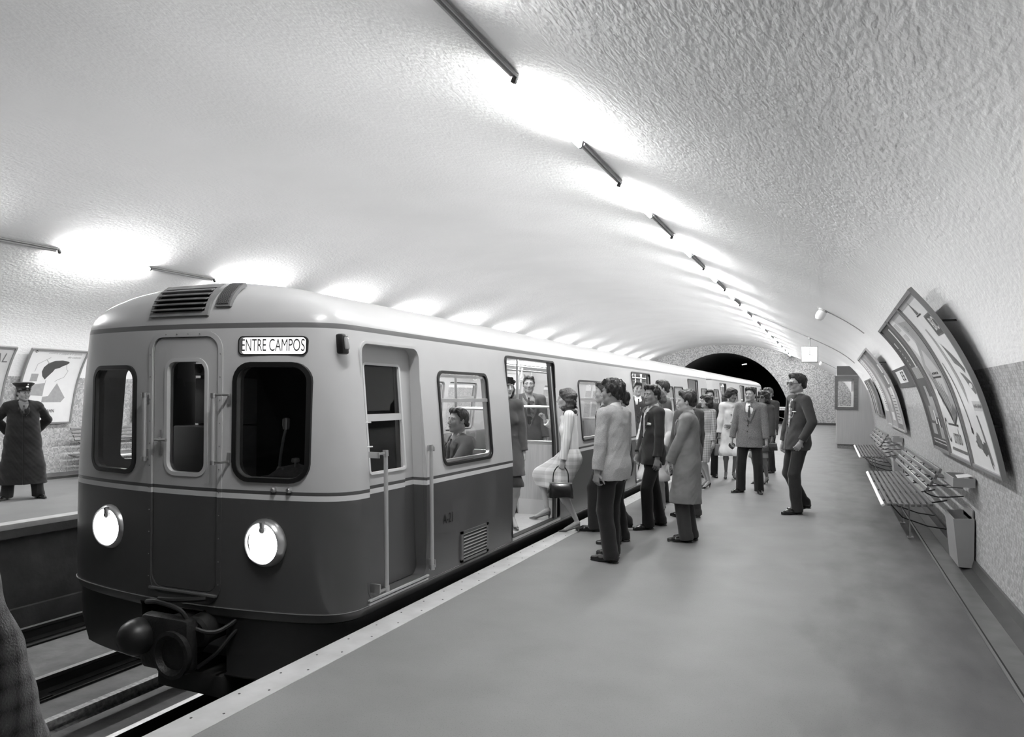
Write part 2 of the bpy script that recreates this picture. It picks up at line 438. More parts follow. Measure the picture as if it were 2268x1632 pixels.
# timber baulks / concrete plinths that carry the rails
mb = MB()
for x in (-3.47, -4.94, -6.53, -8.03):
    mb.box(x-.16, x+.16, Y0-8, Y1+22, -1.23, -1.20)
mb.build('trim_6', mat('baulk_dark', .1, .9, bump=.4, bscale=30), kind='structure')
mb = MB()
for i in range(10):
    y = 1.0+i*1.1
    for x in (-4.94, -6.53): mb.box(x-.14, x+.14, y, y+.14, -1.22, -1.185); 
mb.build('trim_7', MATS['baulk_dark'], kind='structure')
# junk trough beside the far platform
mb = MB(); mb.box(-8.36, -8.3, Y0, Y1, -1.17, -.9); mb.box(-8.76, -8.36, Y0, Y1, -1.17, -1.02)
mb.build('trim_8', M_conc, kind='structure')

# ------------------------------------------------------------------ curved posters on the walls
M_frame = mat('poster_frame', .55, .45, metal=.3)
M_paper = mat('poster_paper', .88, .5, var=.02)
M_grey = mat('ink_grey', .62, .5, var=.08, vscale=20); M_mid = mat('ink_mid', .42, .5, var=.1, vscale=25); M_black = mat('ink_black', .13, .5); M_dk = mat('ink_dark', .30, .5, var=.05)
M_lite = mat('ink_light', .75, .5, var=.04)
INKS = [M_paper, M_grey, M_mid, M_black, M_dk, M_lite]
class Curve:
    """maps (s along the wall 0..W, t up 0..H) to a sheet bent like the wall, standing off it"""
    def __init__(c, side, ya, yb, z0, z1, off, offtop):
        c.side = side; c.ya = ya; c.yb = yb; P = []; n = 24
        for i in range(n+1):
            z = z0+(z1-z0)*i/n; x = wall_x(z, side)-side*(off+(offtop-off)*i/n); P.append((x, z))
        c.P = P; L = [0]
        for i in range(n): L.append(L[-1]+math.hypot(P[i+1][0]-P[i][0], P[i+1][1]-P[i][1]))
        c.L = L; c.H = L[-1]; c.W = abs(yb-ya)
    def at(c, s, t, out=0):
        """s from the viewer's left, out = toward the room"""
        t = min(max(t, 0), c.H); i = 0
        while i < len(c.L)-2 and c.L[i+1] < t: i += 1
        k = (t-c.L[i])/(c.L[i+1]-c.L[i]); (x0, z0), (x1, z1) = c.P[i], c.P[i+1]
        x = x0+(x1-x0)*k; z = z0+(z1-z0)*k; dx, dz = x1-x0, z1-z0; l = math.hypot(dx, dz)
        nx, nz = -dz/l, dx/l
        if c.side < 0: nx, nz = -nx, -nz
        y = c.yb-s*(c.yb-c.ya)/c.W if c.side > 0 else c.ya+s*(c.yb-c.ya)/c.W
        return Vector((x+nx*out, y, z+nz*out))
    def slab(c, mb, s0, s1, t0, t1, o0, o1, mi=0):
        n = max(2, int((t1-t0)/.05)); rings = []
        for i in range(n+1):
            t = t0+(t1-t0)*i/n; rings.append([c.at(s0, t, o0), c.at(s1, t, o0), c.at(s1, t, o1), c.at(s0, t, o1)])
        mb.loft(rings, mi=mi)
    def ink(c, mb, poly, mi, out=.0045):
        """poly in (s,t) -> thin printed shape on the sheet"""
        bm = bmesh.new(); vs_ = [bm.verts.new((a, b, 0)) for a, b in poly]; bm.faces.new(vs_)
        bmesh.ops.triangulate(bm, faces=bm.faces[:])
        for _ in range(4):
            es = [e for e in bm.edges if abs(e.verts[0].co.y-e.verts[1].co.y) > .07]
            if not es: break
            bmesh.ops.subdivide_edges(bm, edges=es, cuts=1); bmesh.ops.triangulate(bm, faces=[f for f in bm.faces if len(f.verts) > 3])
        bm.verts.index_update(); V = [c.at(v.co.x, v.co.y, out) for v in bm.verts]; F = [[v.index for v in f.verts] for f in bm.faces]
        mb.add(V, F, mi=mi); bm.free()
    def rect(c, mb, s0, s1, t0, t1, mi, out=.0045):
        n = max(1, int((t1-t0)/.06)); V = []
        for i in range(n+1):
            t = t0+(t1-t0)*i/n; V += [c.at(s0, t, out), c.at(s1, t, out)]
        mb.add(V, [(2*i, 2*i+1, 2*i+3, 2*i+2) for i in range(n)], mi=mi)
    def text(c, mb, s, cs, ct, size, mi, sx=1, bold=0, shear=0, out=.006, rot=0):
        V, F = text_geo(s, size, bold, 'CENTER', shear, sx); ca, sa = math.cos(rot), math.sin(rot)
        mb.add([c.at(cs+x*ca-y*sa, ct+x*sa+y*ca, out) for x, y, _ in V], F, mi=mi)
def poster(side, ya, yb, z0, z1, label, art, bg=0, off=.06, offtop=.14, fm=None, group=None):
    c = Curve(side, ya, yb, z0, z1, off, offtop)
    p0 = c.at(c.W/2, 0)
    t = thing('advertising_poster', label, 'poster', (0, 0, 0), group=group)
    mb = MB(); c.slab(mb, .02, c.W-.02, .02, c.H-.02, -.005, .003, mi=bg)
    art(c, mb)
    mb.build('sheet', INKS, t, fixn=False)
    mb = MB(); w_ = .028
    c.slab(mb, 0, w_, 0, c.H, -.012, .02); c.slab(mb, c.W-w_, c.W, 0, c.H, -.012, .02)
    c.slab(mb, w_, c.W-w_, 0, w_, -.012, .018); c.slab(mb, w_, c.W-w_, c.H-w_, c.H, -.012, .018)
    c.slab(mb, w_*.5, c.W-w_*.5, w_*.5, c.H-w_*.5, -.012, -.005)
    mb.build('frame', fm or M_frame, t)
    for tt in (c.H*.25, c.H*.8):
        mb = MB()
        for s in (.12, c.W-.12):
            a = c.at(s, tt, -.012); b = Vector((wall_x(a.z, side), a.y, a.z)); mb.tube([a, b], .009, 6)
        mb.build('bracket', M_dark, t)
    return t
def blob(cs, ct, rs, rt, n=20, wob=0, seed=0, rot=0):
    rnd = random.Random(seed); P = []
    for i in range(n):
        a = 2*PI*i/n; k = 1+wob*(rnd.random()-.5); x = rs*k*math.cos(a); y = rt*k*math.sin(a)
        P.append((cs+x*math.cos(rot)-y*math.sin(rot), ct+x*math.sin(rot)+y*math.cos(rot)))
    return P
def art_pen(c, mb):
    W, H = c.W, c.H
    c.ink(mb, [(W*.50, H*.97), (W*.56, H*.885), (W*.44, H*.885)], 2); c.rect(mb, W*.40, W*.62, H*.875, H*.882, 3)
    c.ink(mb, rrect(W*.62, W*.965, H*.735, H*.86, .035), 2); c.ink(mb, rrect(W*.64, W*.945, H*.743, H*.852, .03), 4, .005)
    c.text(mb, 'BiC', W*.79, H*.797, .15, 0, sx=.95, bold=.02, shear=.1, out=.0065)
    # long sweeping pen strokes
    c.ink(mb, [(W*.30, H*.80), (W*.36, H*.80), (W*.44, H*.60), (W*.50, H*.45), (W*.46, H*.36), (W*.40, H*.45), (W*.34, H*.62)], 1)
    c.ink(mb, [(W*.50, H*.70), (W*.60, H*.66), (W*.74, H*.60), (W*.86, H*.54), (W*.80, H*.52), (W*.72, H*.555), (W*.60, H*.58)], 2)
    c.ink(mb, [(W*.62, H*.53), (W*.70, H*.52), (W*.86, H*.47), (W*.92, H*.42), (W*.84, H*.41), (W*.74, H*.45)], 2)
    c.ink(mb, blob(W*.80, H*.455, W*.05, H*.014), 0, .006)
    c.ink(mb, [(W*.10, H*.60), (W*.13, H*.60), (W*.30, H*.24), (W*.27, H*.215)], 2)
    c.ink(mb, [(W*.26, H*.235), (W*.33, H*.225), (W*.31, H*.19), (W*.25, H*.2)], 3, .005)
    c.rect(mb, W*.60, W*.92, H*.325, H*.375, 5); [c.rect(mb, W*(.63+.017*i_), W*(.640+.017*i_), H*(.338+.004*(i_ % 3)), H*(.352+.005*(i_*7 % 3)), 2, .006) for i_ in range(16) if i_ != 7]
    c.ink(mb, [(W*.60, H*.30), (W*.64, H*.30), (W*.72, H*.14), (W*.78, H*.05), (W*.73, H*.06), (W*.66, H*.15)], 2)
    c.ink(mb, blob(W*.44, H*.155, W*.10, H*.035, wob=.5, seed=3), 4); c.ink(mb, blob(W*.60, H*.125, W*.10, H*.035, wob=.5, seed=5), 4)
    c.ink(mb, [(W*.36, H*.17), (W*.44, H*.21), (W*.50, H*.19), (W*.54, H*.13), (W*.46, H*.12)], 2, .005)
    c.ink(mb, [(W*.66, H*.13), (W*.72, H*.12), (W*.74, H*.03), (W*.70, H*.05)], 4)
def art_box(c, mb):
    W, H = c.W, c.H
    c.rect(mb, .03, W*.95, H*.45, H*.97, 5)
    c.ink(mb, [(.04, H*.97), (W*.30, H*.97), (W*.62, H*.62), (W*.42, H*.58), (.05, H*.80)], 0, .005)
    c.ink(mb, [(W*.42, H*.93), (W*.96, H*.90), (W*.96, H*.60), (W*.70, H*.62)], 1, .0055)
    c.rect(mb, W*.10, W*.30, H*.88, H*.94, 5, .006); c.rect(mb, W*.14, W*.36, H*.80, H*.85, 5, .006)
    c.text(mb, 'ZA', W*.62, H*.865, .09, 2, sx=1.3)
    c.ink(mb, [(.10, H*.60), (W*.55, H*.78), (W*.97, H*.55), (W*.86, H*.29), (W*.62, H*.22), (W*.25, H*.42)], 1, .007)
    c.ink(mb, [(W*.30, H*.62), (W*.58, H*.72), (W*.86, H*.54), (W*.76, H*.40), (W*.46, H*.47)], 5, .008)
    for k in range(4): c.rect(mb, W*(.40+k*.09), W*(.47+k*.09), H*.545, H*.56, 3, .009)
    for k in range(5): c.ink(mb, [(W*(.20+k*.1), H*(.56-k*.02)), (W*(.23+k*.1), H*(.56-k*.02)), (W*(.36+k*.1), H*(.34-k*.02)), (W*(.33+k*.1), H*(.34-k*.02))], 2, .0085)
    c.rect(mb, W*.36, W*.80, H*.52, H*.532, 3, .009)
    c.ink(mb, [(W*.25, H*.42), (W*.62, H*.22), (W*.60, H*.28), (W*.27, H*.46)], 3, .009)
    c.ink(mb, [(W*.62, H*.22), (W*.86, H*.29), (W*.80, H*.36), (W*.66, H*.30)], 2, .009)
    c.text(mb, 'C', W*.14, H*.17, .34, 4, sx=.7); c.rect(mb, W*.26, W*.74, H*.215, H*.228, 4, .006)
    c.text(mb, 'umnalo', W*.56, H*.145, .21, 4, sx=.72); [c.rect(mb, W*(.16+.03*i_), W*(.18+.03*i_), H*.05, H*(.068+.004*(i_ % 2)), 2, .006) for i_ in range(26)]
def art_text(c, mb):
    W, H = c.W, c.H
    c.rect(mb, W*.62, W*.70, H*.62, H*.95, 0); c.rect(mb, W*.20, W*.27, H*.80, H*.85, 0)
    for k in range(5): c.rect(mb, W*.22+k*.02, W*.26+k*.02, H*(.77-k*.03), H*(.785-k*.03), 0)
    for k in range(8): c.rect(mb, W*(.26+k*.065), W*(.30+k*.065), H*.54, H*.63, 5)
    for a, b, d, e, i in ((.45, .62, .30, .48, 1), (.28, .5, .22, .33, 1), (.62, .8, .25, .40, 1), (.52, .60, .20, .30, 0), (.70, .76, .16, .24, 0), (.20, .45, .12, .2, 1), (.66, .9, .1, .18, 1)):
        c.rect(mb, W*a, W*b, H*d, H*e, i, .005+.0005*i)
    c.rect(mb, W*.08, W*.92, H*.055, H*.085, 5); [c.rect(mb, W*(.11+.032*i_), W*(.13+.032*i_), H*.061, H*.079, 4, .006) for i_ in range(25)]
    c.rect(mb, .03, W*.97, .03, H*.045, 3)
def art_cards(k):
    def f(c, mb):
        W, H = c.W, c.H; rnd = random.Random(k)
        if k == 1:
            for i in range(3): c.rect(mb, W*.55, W*.75, H*(.68-i*.14), H*(.79-i*.14), 0)
            c.rect(mb, W*.1, W*.9, H*.08, H*.5, 5); 
            for i in range(9): c.rect(mb, W*.2, W*(.5+.3*rnd.random()), H*(.12+i*.035), H*(.13+i*.035), 4, .006)
            c.rect(mb, W*.82, W*.92, H*.06, H*.9, 0, .0055)
        elif k == 2:
            c.ink(mb, [(W*.2, H*.95), (W*.35, H*.93), (W*.75, H*.3), (W*.55, H*.2), (W*.3, H*.5)], 5); c.rect(mb, W*.3, W*.75, H*.1, H*.2, 0)
            c.ink(mb, [(W*.5, H*.8), (W*.55, H*.78), (W*.85, H*.3), (W*.8, H*.28)], 0, .006)
        else:
            for i in range(10): c.ink(mb, blob(W*(.3+.05*rnd.random()), H*(.95-i*.035), W*.06, H*.01), 3)
            for i in range(14): c.rect(mb, W*(.35+.2*rnd.random()), W*(.6+.2*rnd.random()), H*(.22+i*.025), H*(.232+i*.025), 2)
            c.rect(mb, W*.05, W*.95, H*.03, H*.2, 1, .0055)
    return f
TOPZ, BOTZ = 2.33, .99
poster(1, 5.92, 7.08, BOTZ, TOPZ, 'pale curved poster with a pen emblem, nearest of three on the right wall', art_pen)
poster(1, 7.13, 8.30, BOTZ, TOPZ, 'curved poster picturing an open case above cursive lettering, middle of the near trio', art_box)
poster(1, 8.35, 9.55, BOTZ, TOPZ, 'dark curved poster with pale blocks and a line of small capitals, on the right wall', art_text, bg=4)
poster(1, 13.1, 14.3, 1.0, 2.34, 'curved poster with white cards down it, nearest of the far trio above the second bench', art_cards(1), bg=2, fm=mat('frame_pale', .7, .5))
poster(1, 14.34, 15.6, 1.0, 2.34, 'grey curved poster with one slanting pale shape, middle of the far trio', art_cards(2), bg=1, fm=MATS['frame_pale'])
poster(1, 15.64, 16.9, 1.0, 2.34, 'pale curved poster with rows of small marks, farthest of the far trio', art_cards(3), bg=0, fm=MATS['frame_pale'])
def art_film(c, mb):
    W, H = c.W, c.H
    for i in range(15):
        c.rect(mb, W*.02, W*.30, H*(.03+i*.064), H*(.03+i*.064+.042), 0)
    c.rect(mb, W*.38, W*.55, .03, H-.03, 5); c.rect(mb, W*.7, W*.9, .03, H-.03, 1)
poster(1, 18.6, 21.4, 1.12, 1.98, 'short curved board with a column of small white squares, just before the kiosk', lambda c, mb: [c.rect(mb, W_, W_+.25, .03, c.H-.03, i_) for W_, i_ in ((.2, 5), (1.0, 0), (1.5, 1))]+[c.rect(mb, c.W-.35, c.W-.08, c.H*(.03+i*.064), c.H*(.03+i*.064+.042), 0) for i in range(15)], bg=4, off=.05, offtop=.08)
# the flat sign fixed on the wall behind the posters
c = Curve(1, 9.7, 13.0, 1.70, 1.97, .012, .012); t = thing('wall_sign', 'dark band sign with a white panel on the right wall between the poster trios', 'sign')
mb = MB(); c.slab(mb, 0, c.W, 0, c.H, -.01, .006, mi=4); c.rect(mb, .5, 1.75, .07, c.H-.04, 0, .009)
mb.build('board', INKS, t, fixn=False)
mb = MB(); 
for i, x_ in enumerate((1.2, 1.45)):
    for k in range(3): c.rect(mb, x_, x_+.16, .10+k*.055, .125+k*.055, 0, .013)
    c.rect(mb, x_, x_+.05, .10, .235, 0, .013); mb.build('letter', M_black, t, fixn=False); mb = MB()
# left wall posters
def art_head(c, mb):
    W, H = c.W, c.H
    c.ink(mb, blob(W*.10, H*.955, .022, .022), 3); c.rect(mb, W*.085, W*.115, H*.948, H*.962, 0, .006)
    c.text(mb, 'contra a caspa e a queda', W*.60, H*.945, .058, 1, sx=1.02, shear=.3); c.text(mb, 'do cabelo', W*.78, H*.895, .058, 1, sx=1.05, shear=.3)
    hair = [(W*.72, H*.83), (W*.60, H*.845), (W*.48, H*.835), (W*.38, H*.80), (W*.32, H*.74), (W*.31, H*.68), (W*.34, H*.62), (W*.40, H*.575), (W*.42, H*.60), (W*.43, H*.66), (W*.50, H*.685), (W*.52, H*.72), (W*.60, H*.74), (W*.64, H*.765), (W*.70, H*.785), (W*.74, H*.815)]
    c.ink(mb, hair, 4)
    def line(pts, w=.004, mi=1):
        for (a, b), (d, e) in zip(pts[:-1], pts[1:]):
            l = math.hypot(d-a, e-b); nx, ny = -(e-b)/l*w, (d-a)/l*w
            c.ink(mb, [(a+nx, b+ny), (d+nx, e+ny), (d-nx, e-ny), (a-nx, b-ny)], mi, .006)
    line([(W*.70, H*.78), (W*.73, H*.72), (W*.76, H*.70), (W*.745, H*.66), (W*.72, H*.61), (W*.62, H*.575), (W*.58, H*.55)])
    line([(W*.38, H*.88), (W*.20, H*.78), (W*.19, H*.68)]); line([(W*.33, H*.84), (W*.40, H*.79)]); line([(W*.42, H*.57), (W*.42, H*.50)])
    c.ink(mb, [(W*.16, H*.50), (W*.42, H*.53), (W*.42, H*.36), (W*.16, H*.37)], 1); c.ink(mb, [(W*.42, H*.28), (W*.76, H*.28), (W*.82, H*.34), (W*.63, H*.53), (W*.52, H*.36), (W*.42, H*.35)], 1)
    c.rect(mb, W*.15, W*.27, H*.55, H*.65, 1)
    c.text(mb, 'PETROLEO HAHN', W*.40, H*.165, .085, 4, sx=.78, bold=.01, shear=.1)
poster(-1, 7.85, 8.85, .96, 2.22, 'poster of a line-drawn woman with swept black hair behind the guard in the long coat', art_head, off=.05, offtop=.11)
def art_al(c, mb):
    c.text(mb, 'NATAL', c.W-.40, c.H-.22, .24, 2, sx=.85, bold=-.003, shear=.15)
    c.rect(mb, c.W-.11, c.W-.06, c.H-.05, c.H-.045, 1)
poster(-1, 6.40, 7.62, .96, 2.22, 'pale poster ending in the letters AL at the left edge, over the left wall', art_al, bg=5, off=.05, offtop=.11)
def art_sym(c, mb):
    W, H = c.W, c.H
    def ring(s, t, r, w_=.010):
        n = 20
        for i in range(n):
            a, b = 2*PI*i/n, 2*PI*(i+1)/n
            c.ink(mb, [(s+r*math.cos(a), t+r*math.sin(a)), (s+r*math.cos(b), t+r*math.sin(b)), (s+(r-w_)*math.cos(b), t+(r-w_)*math.sin(b)), (s+(r-w_)*math.cos(a), t+(r-w_)*math.sin(a))], 1)
        c.rect(mb, s-r, s+r, t-w_/2, t+w_/2, 1, .006); c.rect(mb, s-w_/2, s+w_/2, t-r, t+r, 1, .006)
    def cross(s, t, r, w_=.010):
        for q in (-r, r-w_): c.rect(mb, s-r, s+r, t+q, t+q+w_, 1, .006); c.rect(mb, s+q, s+q+w_, t-r, t+r, 1, .006)
        c.ink(mb, [(s-r, t-r), (s-r+w_, t-r), (s+r, t+r), (s+r-w_, t+r)], 1); c.ink(mb, [(s-r, t+r), (s-r+w_, t+r), (s+r, t-r), (s+r-w_, t-r)], 1)
    for i in range(6): (ring if i % 2 else cross)(.28+i*.49, H-.30, .21, .03)
    for j in range(4):
        for i in range(11):
            (ring if (i+j) % 2 else cross)(.18+i*.265, H-.68-j*.28, .11, .018)
poster(-1, -3.6, -.6, 1.0, 2.75, 'large dark panel of ringed crosses and crossed squares, mirrored in the left windscreen', art_sym, bg=4, off=.05, offtop=.11)
def art_seven(c, mb):
    c.text(mb, '7', .25, c.H-.2, .3, 2); c.rect(mb, .03, c.W-.03, c.H-.4, c.H-.36, 2)
poster(-1, 10.1, 11.2, .96, 2.22, 'pale poster with a large numeral seven beyond the cab windows', art_seven, off=.05, offtop=.11)
poster(-1, 16, 17.2, .96, 2.22, 'grey poster on the left wall behind the first carriage windows', art_cards(2), bg=1, off=.05, offtop=.11)

# ------------------------------------------------------------------ benches
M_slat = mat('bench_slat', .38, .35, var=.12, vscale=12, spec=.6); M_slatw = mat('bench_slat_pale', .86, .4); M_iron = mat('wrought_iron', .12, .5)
M_slatd = mat('bench_slat_end', .16, .5)
def bench(side, ya, yb, label, bya=None, byb=None):
    t = thing('bench', label, 'bench')
    fx = .53; 
    def X(x): return x if side > 0 else lx(x)
    # seat slats follow a shallow S from front edge to back
    N = 9
    for i in range(N):
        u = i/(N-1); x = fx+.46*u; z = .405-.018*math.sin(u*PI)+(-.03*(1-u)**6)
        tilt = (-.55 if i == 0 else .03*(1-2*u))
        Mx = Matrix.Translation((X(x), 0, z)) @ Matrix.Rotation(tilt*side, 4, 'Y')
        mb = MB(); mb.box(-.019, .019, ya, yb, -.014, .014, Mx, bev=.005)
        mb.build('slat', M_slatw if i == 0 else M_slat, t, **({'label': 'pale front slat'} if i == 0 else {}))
    # backrest slats on the wall side
    ba, bb = (bya or ya), (byb or yb)
    for i in range(4):
        z = .86-.06*i; x = .95-.035*i
        Mx = Matrix.Translation((X(x), 0, z)) @ Matrix.Rotation(R(-75+i*4)*side, 4, 'Y')
        mb = MB(); mb.box(-.022, .022, ba, bb, -.013, .013, Mx, bev=.005); mb.build('back_slat', M_slat, t)
    n = 4
    for i in range(n):
        y = ya+(yb-ya)*(.1+.8*i/(n-1))
        mb = MB(); pts = catmull([(X(.52), y, .36), (X(.58), y, .385), (X(.75), y, .37), (X(1.0), y, .38), (X(1.186), y, .42)], 5); mb.tube(pts, .009, 6)
        mb.tube([(X(.60), y, .375), (X(.75), y, .20), (X(1.0), y, .12), (X(1.186), y, .10)], .007, 6)
        mb.build('seat_bracket', M_iron, t)
        yb_ = ba+(bb-ba)*(.08+.84*i/(n-1))
        mb = MB(); mb.tube(catmull([(X(.965), yb_, .87), (X(.935), yb_, .8), (X(.865), yb_, .66), (X(.86), yb_, .62), (X(.97), yb_, .58), (X(1.184), yb_, .60)], 5), .007, 6)
        mb.tube([(X(.90), yb_, .72), (X(1.05), yb_, .68), (X(1.180), yb_, .68)], .004, 6)
        mb.build('back_bracket', M_iron, t)
    for y in (ya+(yb-ya)*.07, ya+(yb-ya)*.33):
        mb = MB(); mb.tube([(X(.80), y, .37), (X(.82), y, .0)], .008, 6); mb.box(min(X(.79), X(.85)), max(X(.79), X(.85)), y-.04, y+.04, 0, .012)
        mb.build('foot', M_alu, t)
    return t
bench(1, 9.0, 12.85, 'long slatted bench on the right wall under the dark near poster, closest to the camera', 8.0, 11.6)
bench(1, 15.9, 19.8, 'slatted bench farther along the right wall, just before the kiosk', 15.0, 19.0)
bench(-1, 8.75, 12.6, 'slatted bench on the left wall, its end showing past the train cab')
# ------------------------------------------------------------------ bins and ash boxes
M_bin = mat('bin_grey', .58, .5, var=.04); M_binl = mat('bin_light', .66, .5, var=.04)
def binset(ay0, ay1, by0, by1, which, lab_a, lab_b, xa, xb_):
    t = thing('ash_box', lab_a, 'litter box')
    y0, y1, xf, xw = ay0, ay1, xa, 1.155; z0, z1 = .77, .85; th = .01
    rg = lambda z, i_: [(xf+i_, y0+i_, z), (xw-i_, y0+i_, z), (xw-i_, y1-i_, z), (xf+i_, y1-i_, z)]
    mb = MB(); mb.loft([rg(z0+th, th), rg(z1, th), rg(z1, 0), rg(z0, 0)], cap=True)
    mb.build('box', M_bin, t)
    if y0 < 10:
        mb = MB(); mb.add([(xf+.04, y0+.05, z1-.005), (xw-.01, y0+.03, z1+.02), (xw-.02, y0+.30, z1+.015), (xf+.05, y0+.26, z1+.005)], [(0, 1, 2, 3)])
        o = mb.build('paper', M_paper); o['label'] = 'crumpled sheet of white paper lying in the near wall box'; o['category'] = 'paper'
    t = thing('litter_bin', lab_b, 'bin')
    y0, y1 = by0, by1; zt, zb = .46, .03; xw = 1.185
    def ring(z, ins, dz=0):
        x = xb_+.045*(zt-z)/(zt-zb); return [(x+ins, y0+ins, z), (xw-ins, y0+ins, z+dz), (xw-ins, y1-ins, z+dz*2), (x+ins, y1-ins, z+dz)]
    mb = MB(); mb.loft([ring(zb+.02, .012), ring(zt, .012, .01), ring(zt, 0, .01), ring(zb, 0)], cap=True)
    mb.build('bucket', M_bin, t, sharp=20)
    mb = MB(); mb.box(xw-.012, xw, y0+.05, y1-.03, zt-.02, zt+.08); mb.build('back_plate', M_bin, t)
binset(7.47, 8.04, 7.69, 8.24, 'near', 'open metal box holding white paper on the right wall, under the pale near poster', 'tapered grey metal bin on the right wall below the box holding white paper', .987, 1.02)
binset(14.5, 15.1, 14.75, 15.3, 'far', 'open metal box without paper on the right wall between the two benches', 'tapered grey bin on the right wall between the two benches', 1.0, 1.02)
# ------------------------------------------------------------------ kiosk
t = thing('kiosk', 'pale booth with a dark-framed window against the right wall near the far end', 'booth')
kx0, ky0, ky1 = .155, 24.5, 27.5
def kpoly(xl, z0, z1, n=10, g=.0):
    P = [(xl, z0), (xl, z1)]
    zz = [z1+(z0-z1)*i/n for i in range(n+1)]
    return P+[(max(wall_x(z)-g, xl+.02), z) for z in zz]
MX = Matrix(((1, 0, 0, 0), (0, 0, 1, 0), (0, 1, 0, 0), (0, 0, 0, 1)))   # local (x,y,z)->(x,z,y)
mb = MB(); mb.prism(kpoly(kx0, .12, 1.25), ky0, ky1, MX); mb.prism(kpoly(kx0, 2.08, 2.48, 6), ky0, ky1, MX); mb.prism(kpoly(.62, 1.25, 2.08), ky0, ky1, MX); mb.prism([(kx0, 1.25), (kx0, 2.08), (.185, 2.08), (.185, 1.25)], ky0, ky0+.05, MX); mb.prism([(kx0, 1.25), (kx0, 2.08), (.185, 2.08), (.185, 1.25)], ky1-.05, ky1, MX); mb.build('cabin', mat('kiosk_panel', .66, .5, var=.05, vscale=3, stretch=(8, 8, .5)), t)
mb = MB(); mb.prism([(kx0+.03, 0), (kx0+.03, .12), (1.17, .12), (1.17, 0)], ky0+.04, ky1-.04, MX); mb.build('plinth', mat('kiosk_plinth', .5, .7, var=.2, vscale=30), t)
mb = MB(); mb.prism([(kx0-.004, 2.22), (kx0-.004, 2.49), (.50, 2.49), (.66, 2.34), (.745, 2.22)], ky0-.012, ky0+.4, MX); mb.build('fascia', mat('kiosk_fascia', .34, .6), t)
mb = MB(); yk = ky0-.035
for a, b, c_, d in ((.10, .725, 2.08, 2.2), (.10, .725, 1.17, 1.25), (.10, .185, 1.25, 2.08), (.62, .725, 1.25, 2.08)): mb.box(a, b, yk, ky0, c_, d)
mb.build('window_frame', mat('kiosk_wood', .38, .35, var=.2, vscale=6, stretch=(1, 1, 6)), t)
mb = MB(); mb.box(.185, .62, ky0-.03, ky0-.022, 1.25, 2.08); mb.build('pane', glass('kiosk_glass'), t)
# ------------------------------------------------------------------ clock
t = thing('station_clock', 'square white-faced clock showing four hanging from a thin rod under the vault', 'clock', (-.53, 20.9, 0))
mb = MB(); mb.box(-.205, .205, -.07, .07, 2.45, 2.87, bev=.012); mb.build('case', mat('clock_case', .68, .4, metal=.2), t)
for s_ in (-1, 1):
    y = s_*.071
    mb = MB(); mb.box(-.185, .185, min(y, y+s_*.006), max(y, y+s_*.006), 2.47, 2.85); mb.build('dial', mat('clock_dial', .95, .4, emit=.55), t)
    mb = MB(); yy = y+s_*.008
    for h in range(12):
        a = R(30*h); x, z = .155*math.sin(a), .155*math.cos(a); mb.box(x-.006, x+.006, yy-.002, yy+.002, 2.66+z-.006, 2.66+z+.006)
    mb.build('hour_mark', mat('clock_ink', .35, .5), t, kind='stuff')
    for nm, ang, L, w_ in (('hour_hand', 120, .10, .005), ('minute_hand', 0, .145, .003)):
        a = R(ang)*(1 if s_ < 0 else -1); Mx = Matrix.Translation((0, yy, 2.66)) @ Matrix.Rotation(a, 4, 'Y')
        mb = MB(); mb.box(-w_, w_, -.003, .003, -.04, L, Mx); mb.build(nm, mat('clock_hand', .5, .5), t)
zc = vault_z(-.53)
mb = MB(); mb.tube([(0, 0, 2.86), (0, 0, zc+.01)], .012, 8); mb.lathe([(.03, zc-.05), (.03, zc+.02)], 10); mb.build('rod', M_alu, t)
def vault_pipe(name, xa, xb, y, r, label):
    n = 14; pts = []
    for i in range(n+1):
        x = xa+(xb-xa)*i/n; pts.append((x, y, vault_z(x)-.01 if x < .9 else 2))
    mb = MB(); mb.tube(pts, r, 6); o = mb.build(name, M_alu); o['label'] = label; o['category'] = 'pipe'
vault_pipe('conduit', -1.95, .55, 20.9, .012, 'thin conduit crossing the vault down to the hanging clock')
for (x, y, lab, wch) in ((-.12, 12.4, 'round white wall lamp on the vault above the benches, nearer of two', 'nearer'), (-.36, 33.5, 'small round lamp low on the vault behind the hanging clock', 'farther')):
    z = vault_z(x); nrm = Vector((vault_z(x+.05)-vault_z(x-.05), 0, -.1)).normalized()
    q = nrm.to_track_quat('Z', 'Y').to_matrix().to_4x4()
    t = thing('wall_lamp', lab, 'lamp', (x, y, z))
    mb = MB(); mb.lathe([(.07, -.01), (.07, .02), (.062, .03)], 20, q); mb.build('base', mat('lamp_base', .7, .5), t)
    mb = MB(); mb.lathe([(.062, .03), (.072, .07), (.068, .13), (.045, .17), (.01, .185)], 20, q); mb.build('globe', mat('opal_glass', .93, .3), t)
    vault_pipe('conduit', x+.05, .45, y, .007, 'thin conduit running down the vault from the '+wch+' round wall lamp')
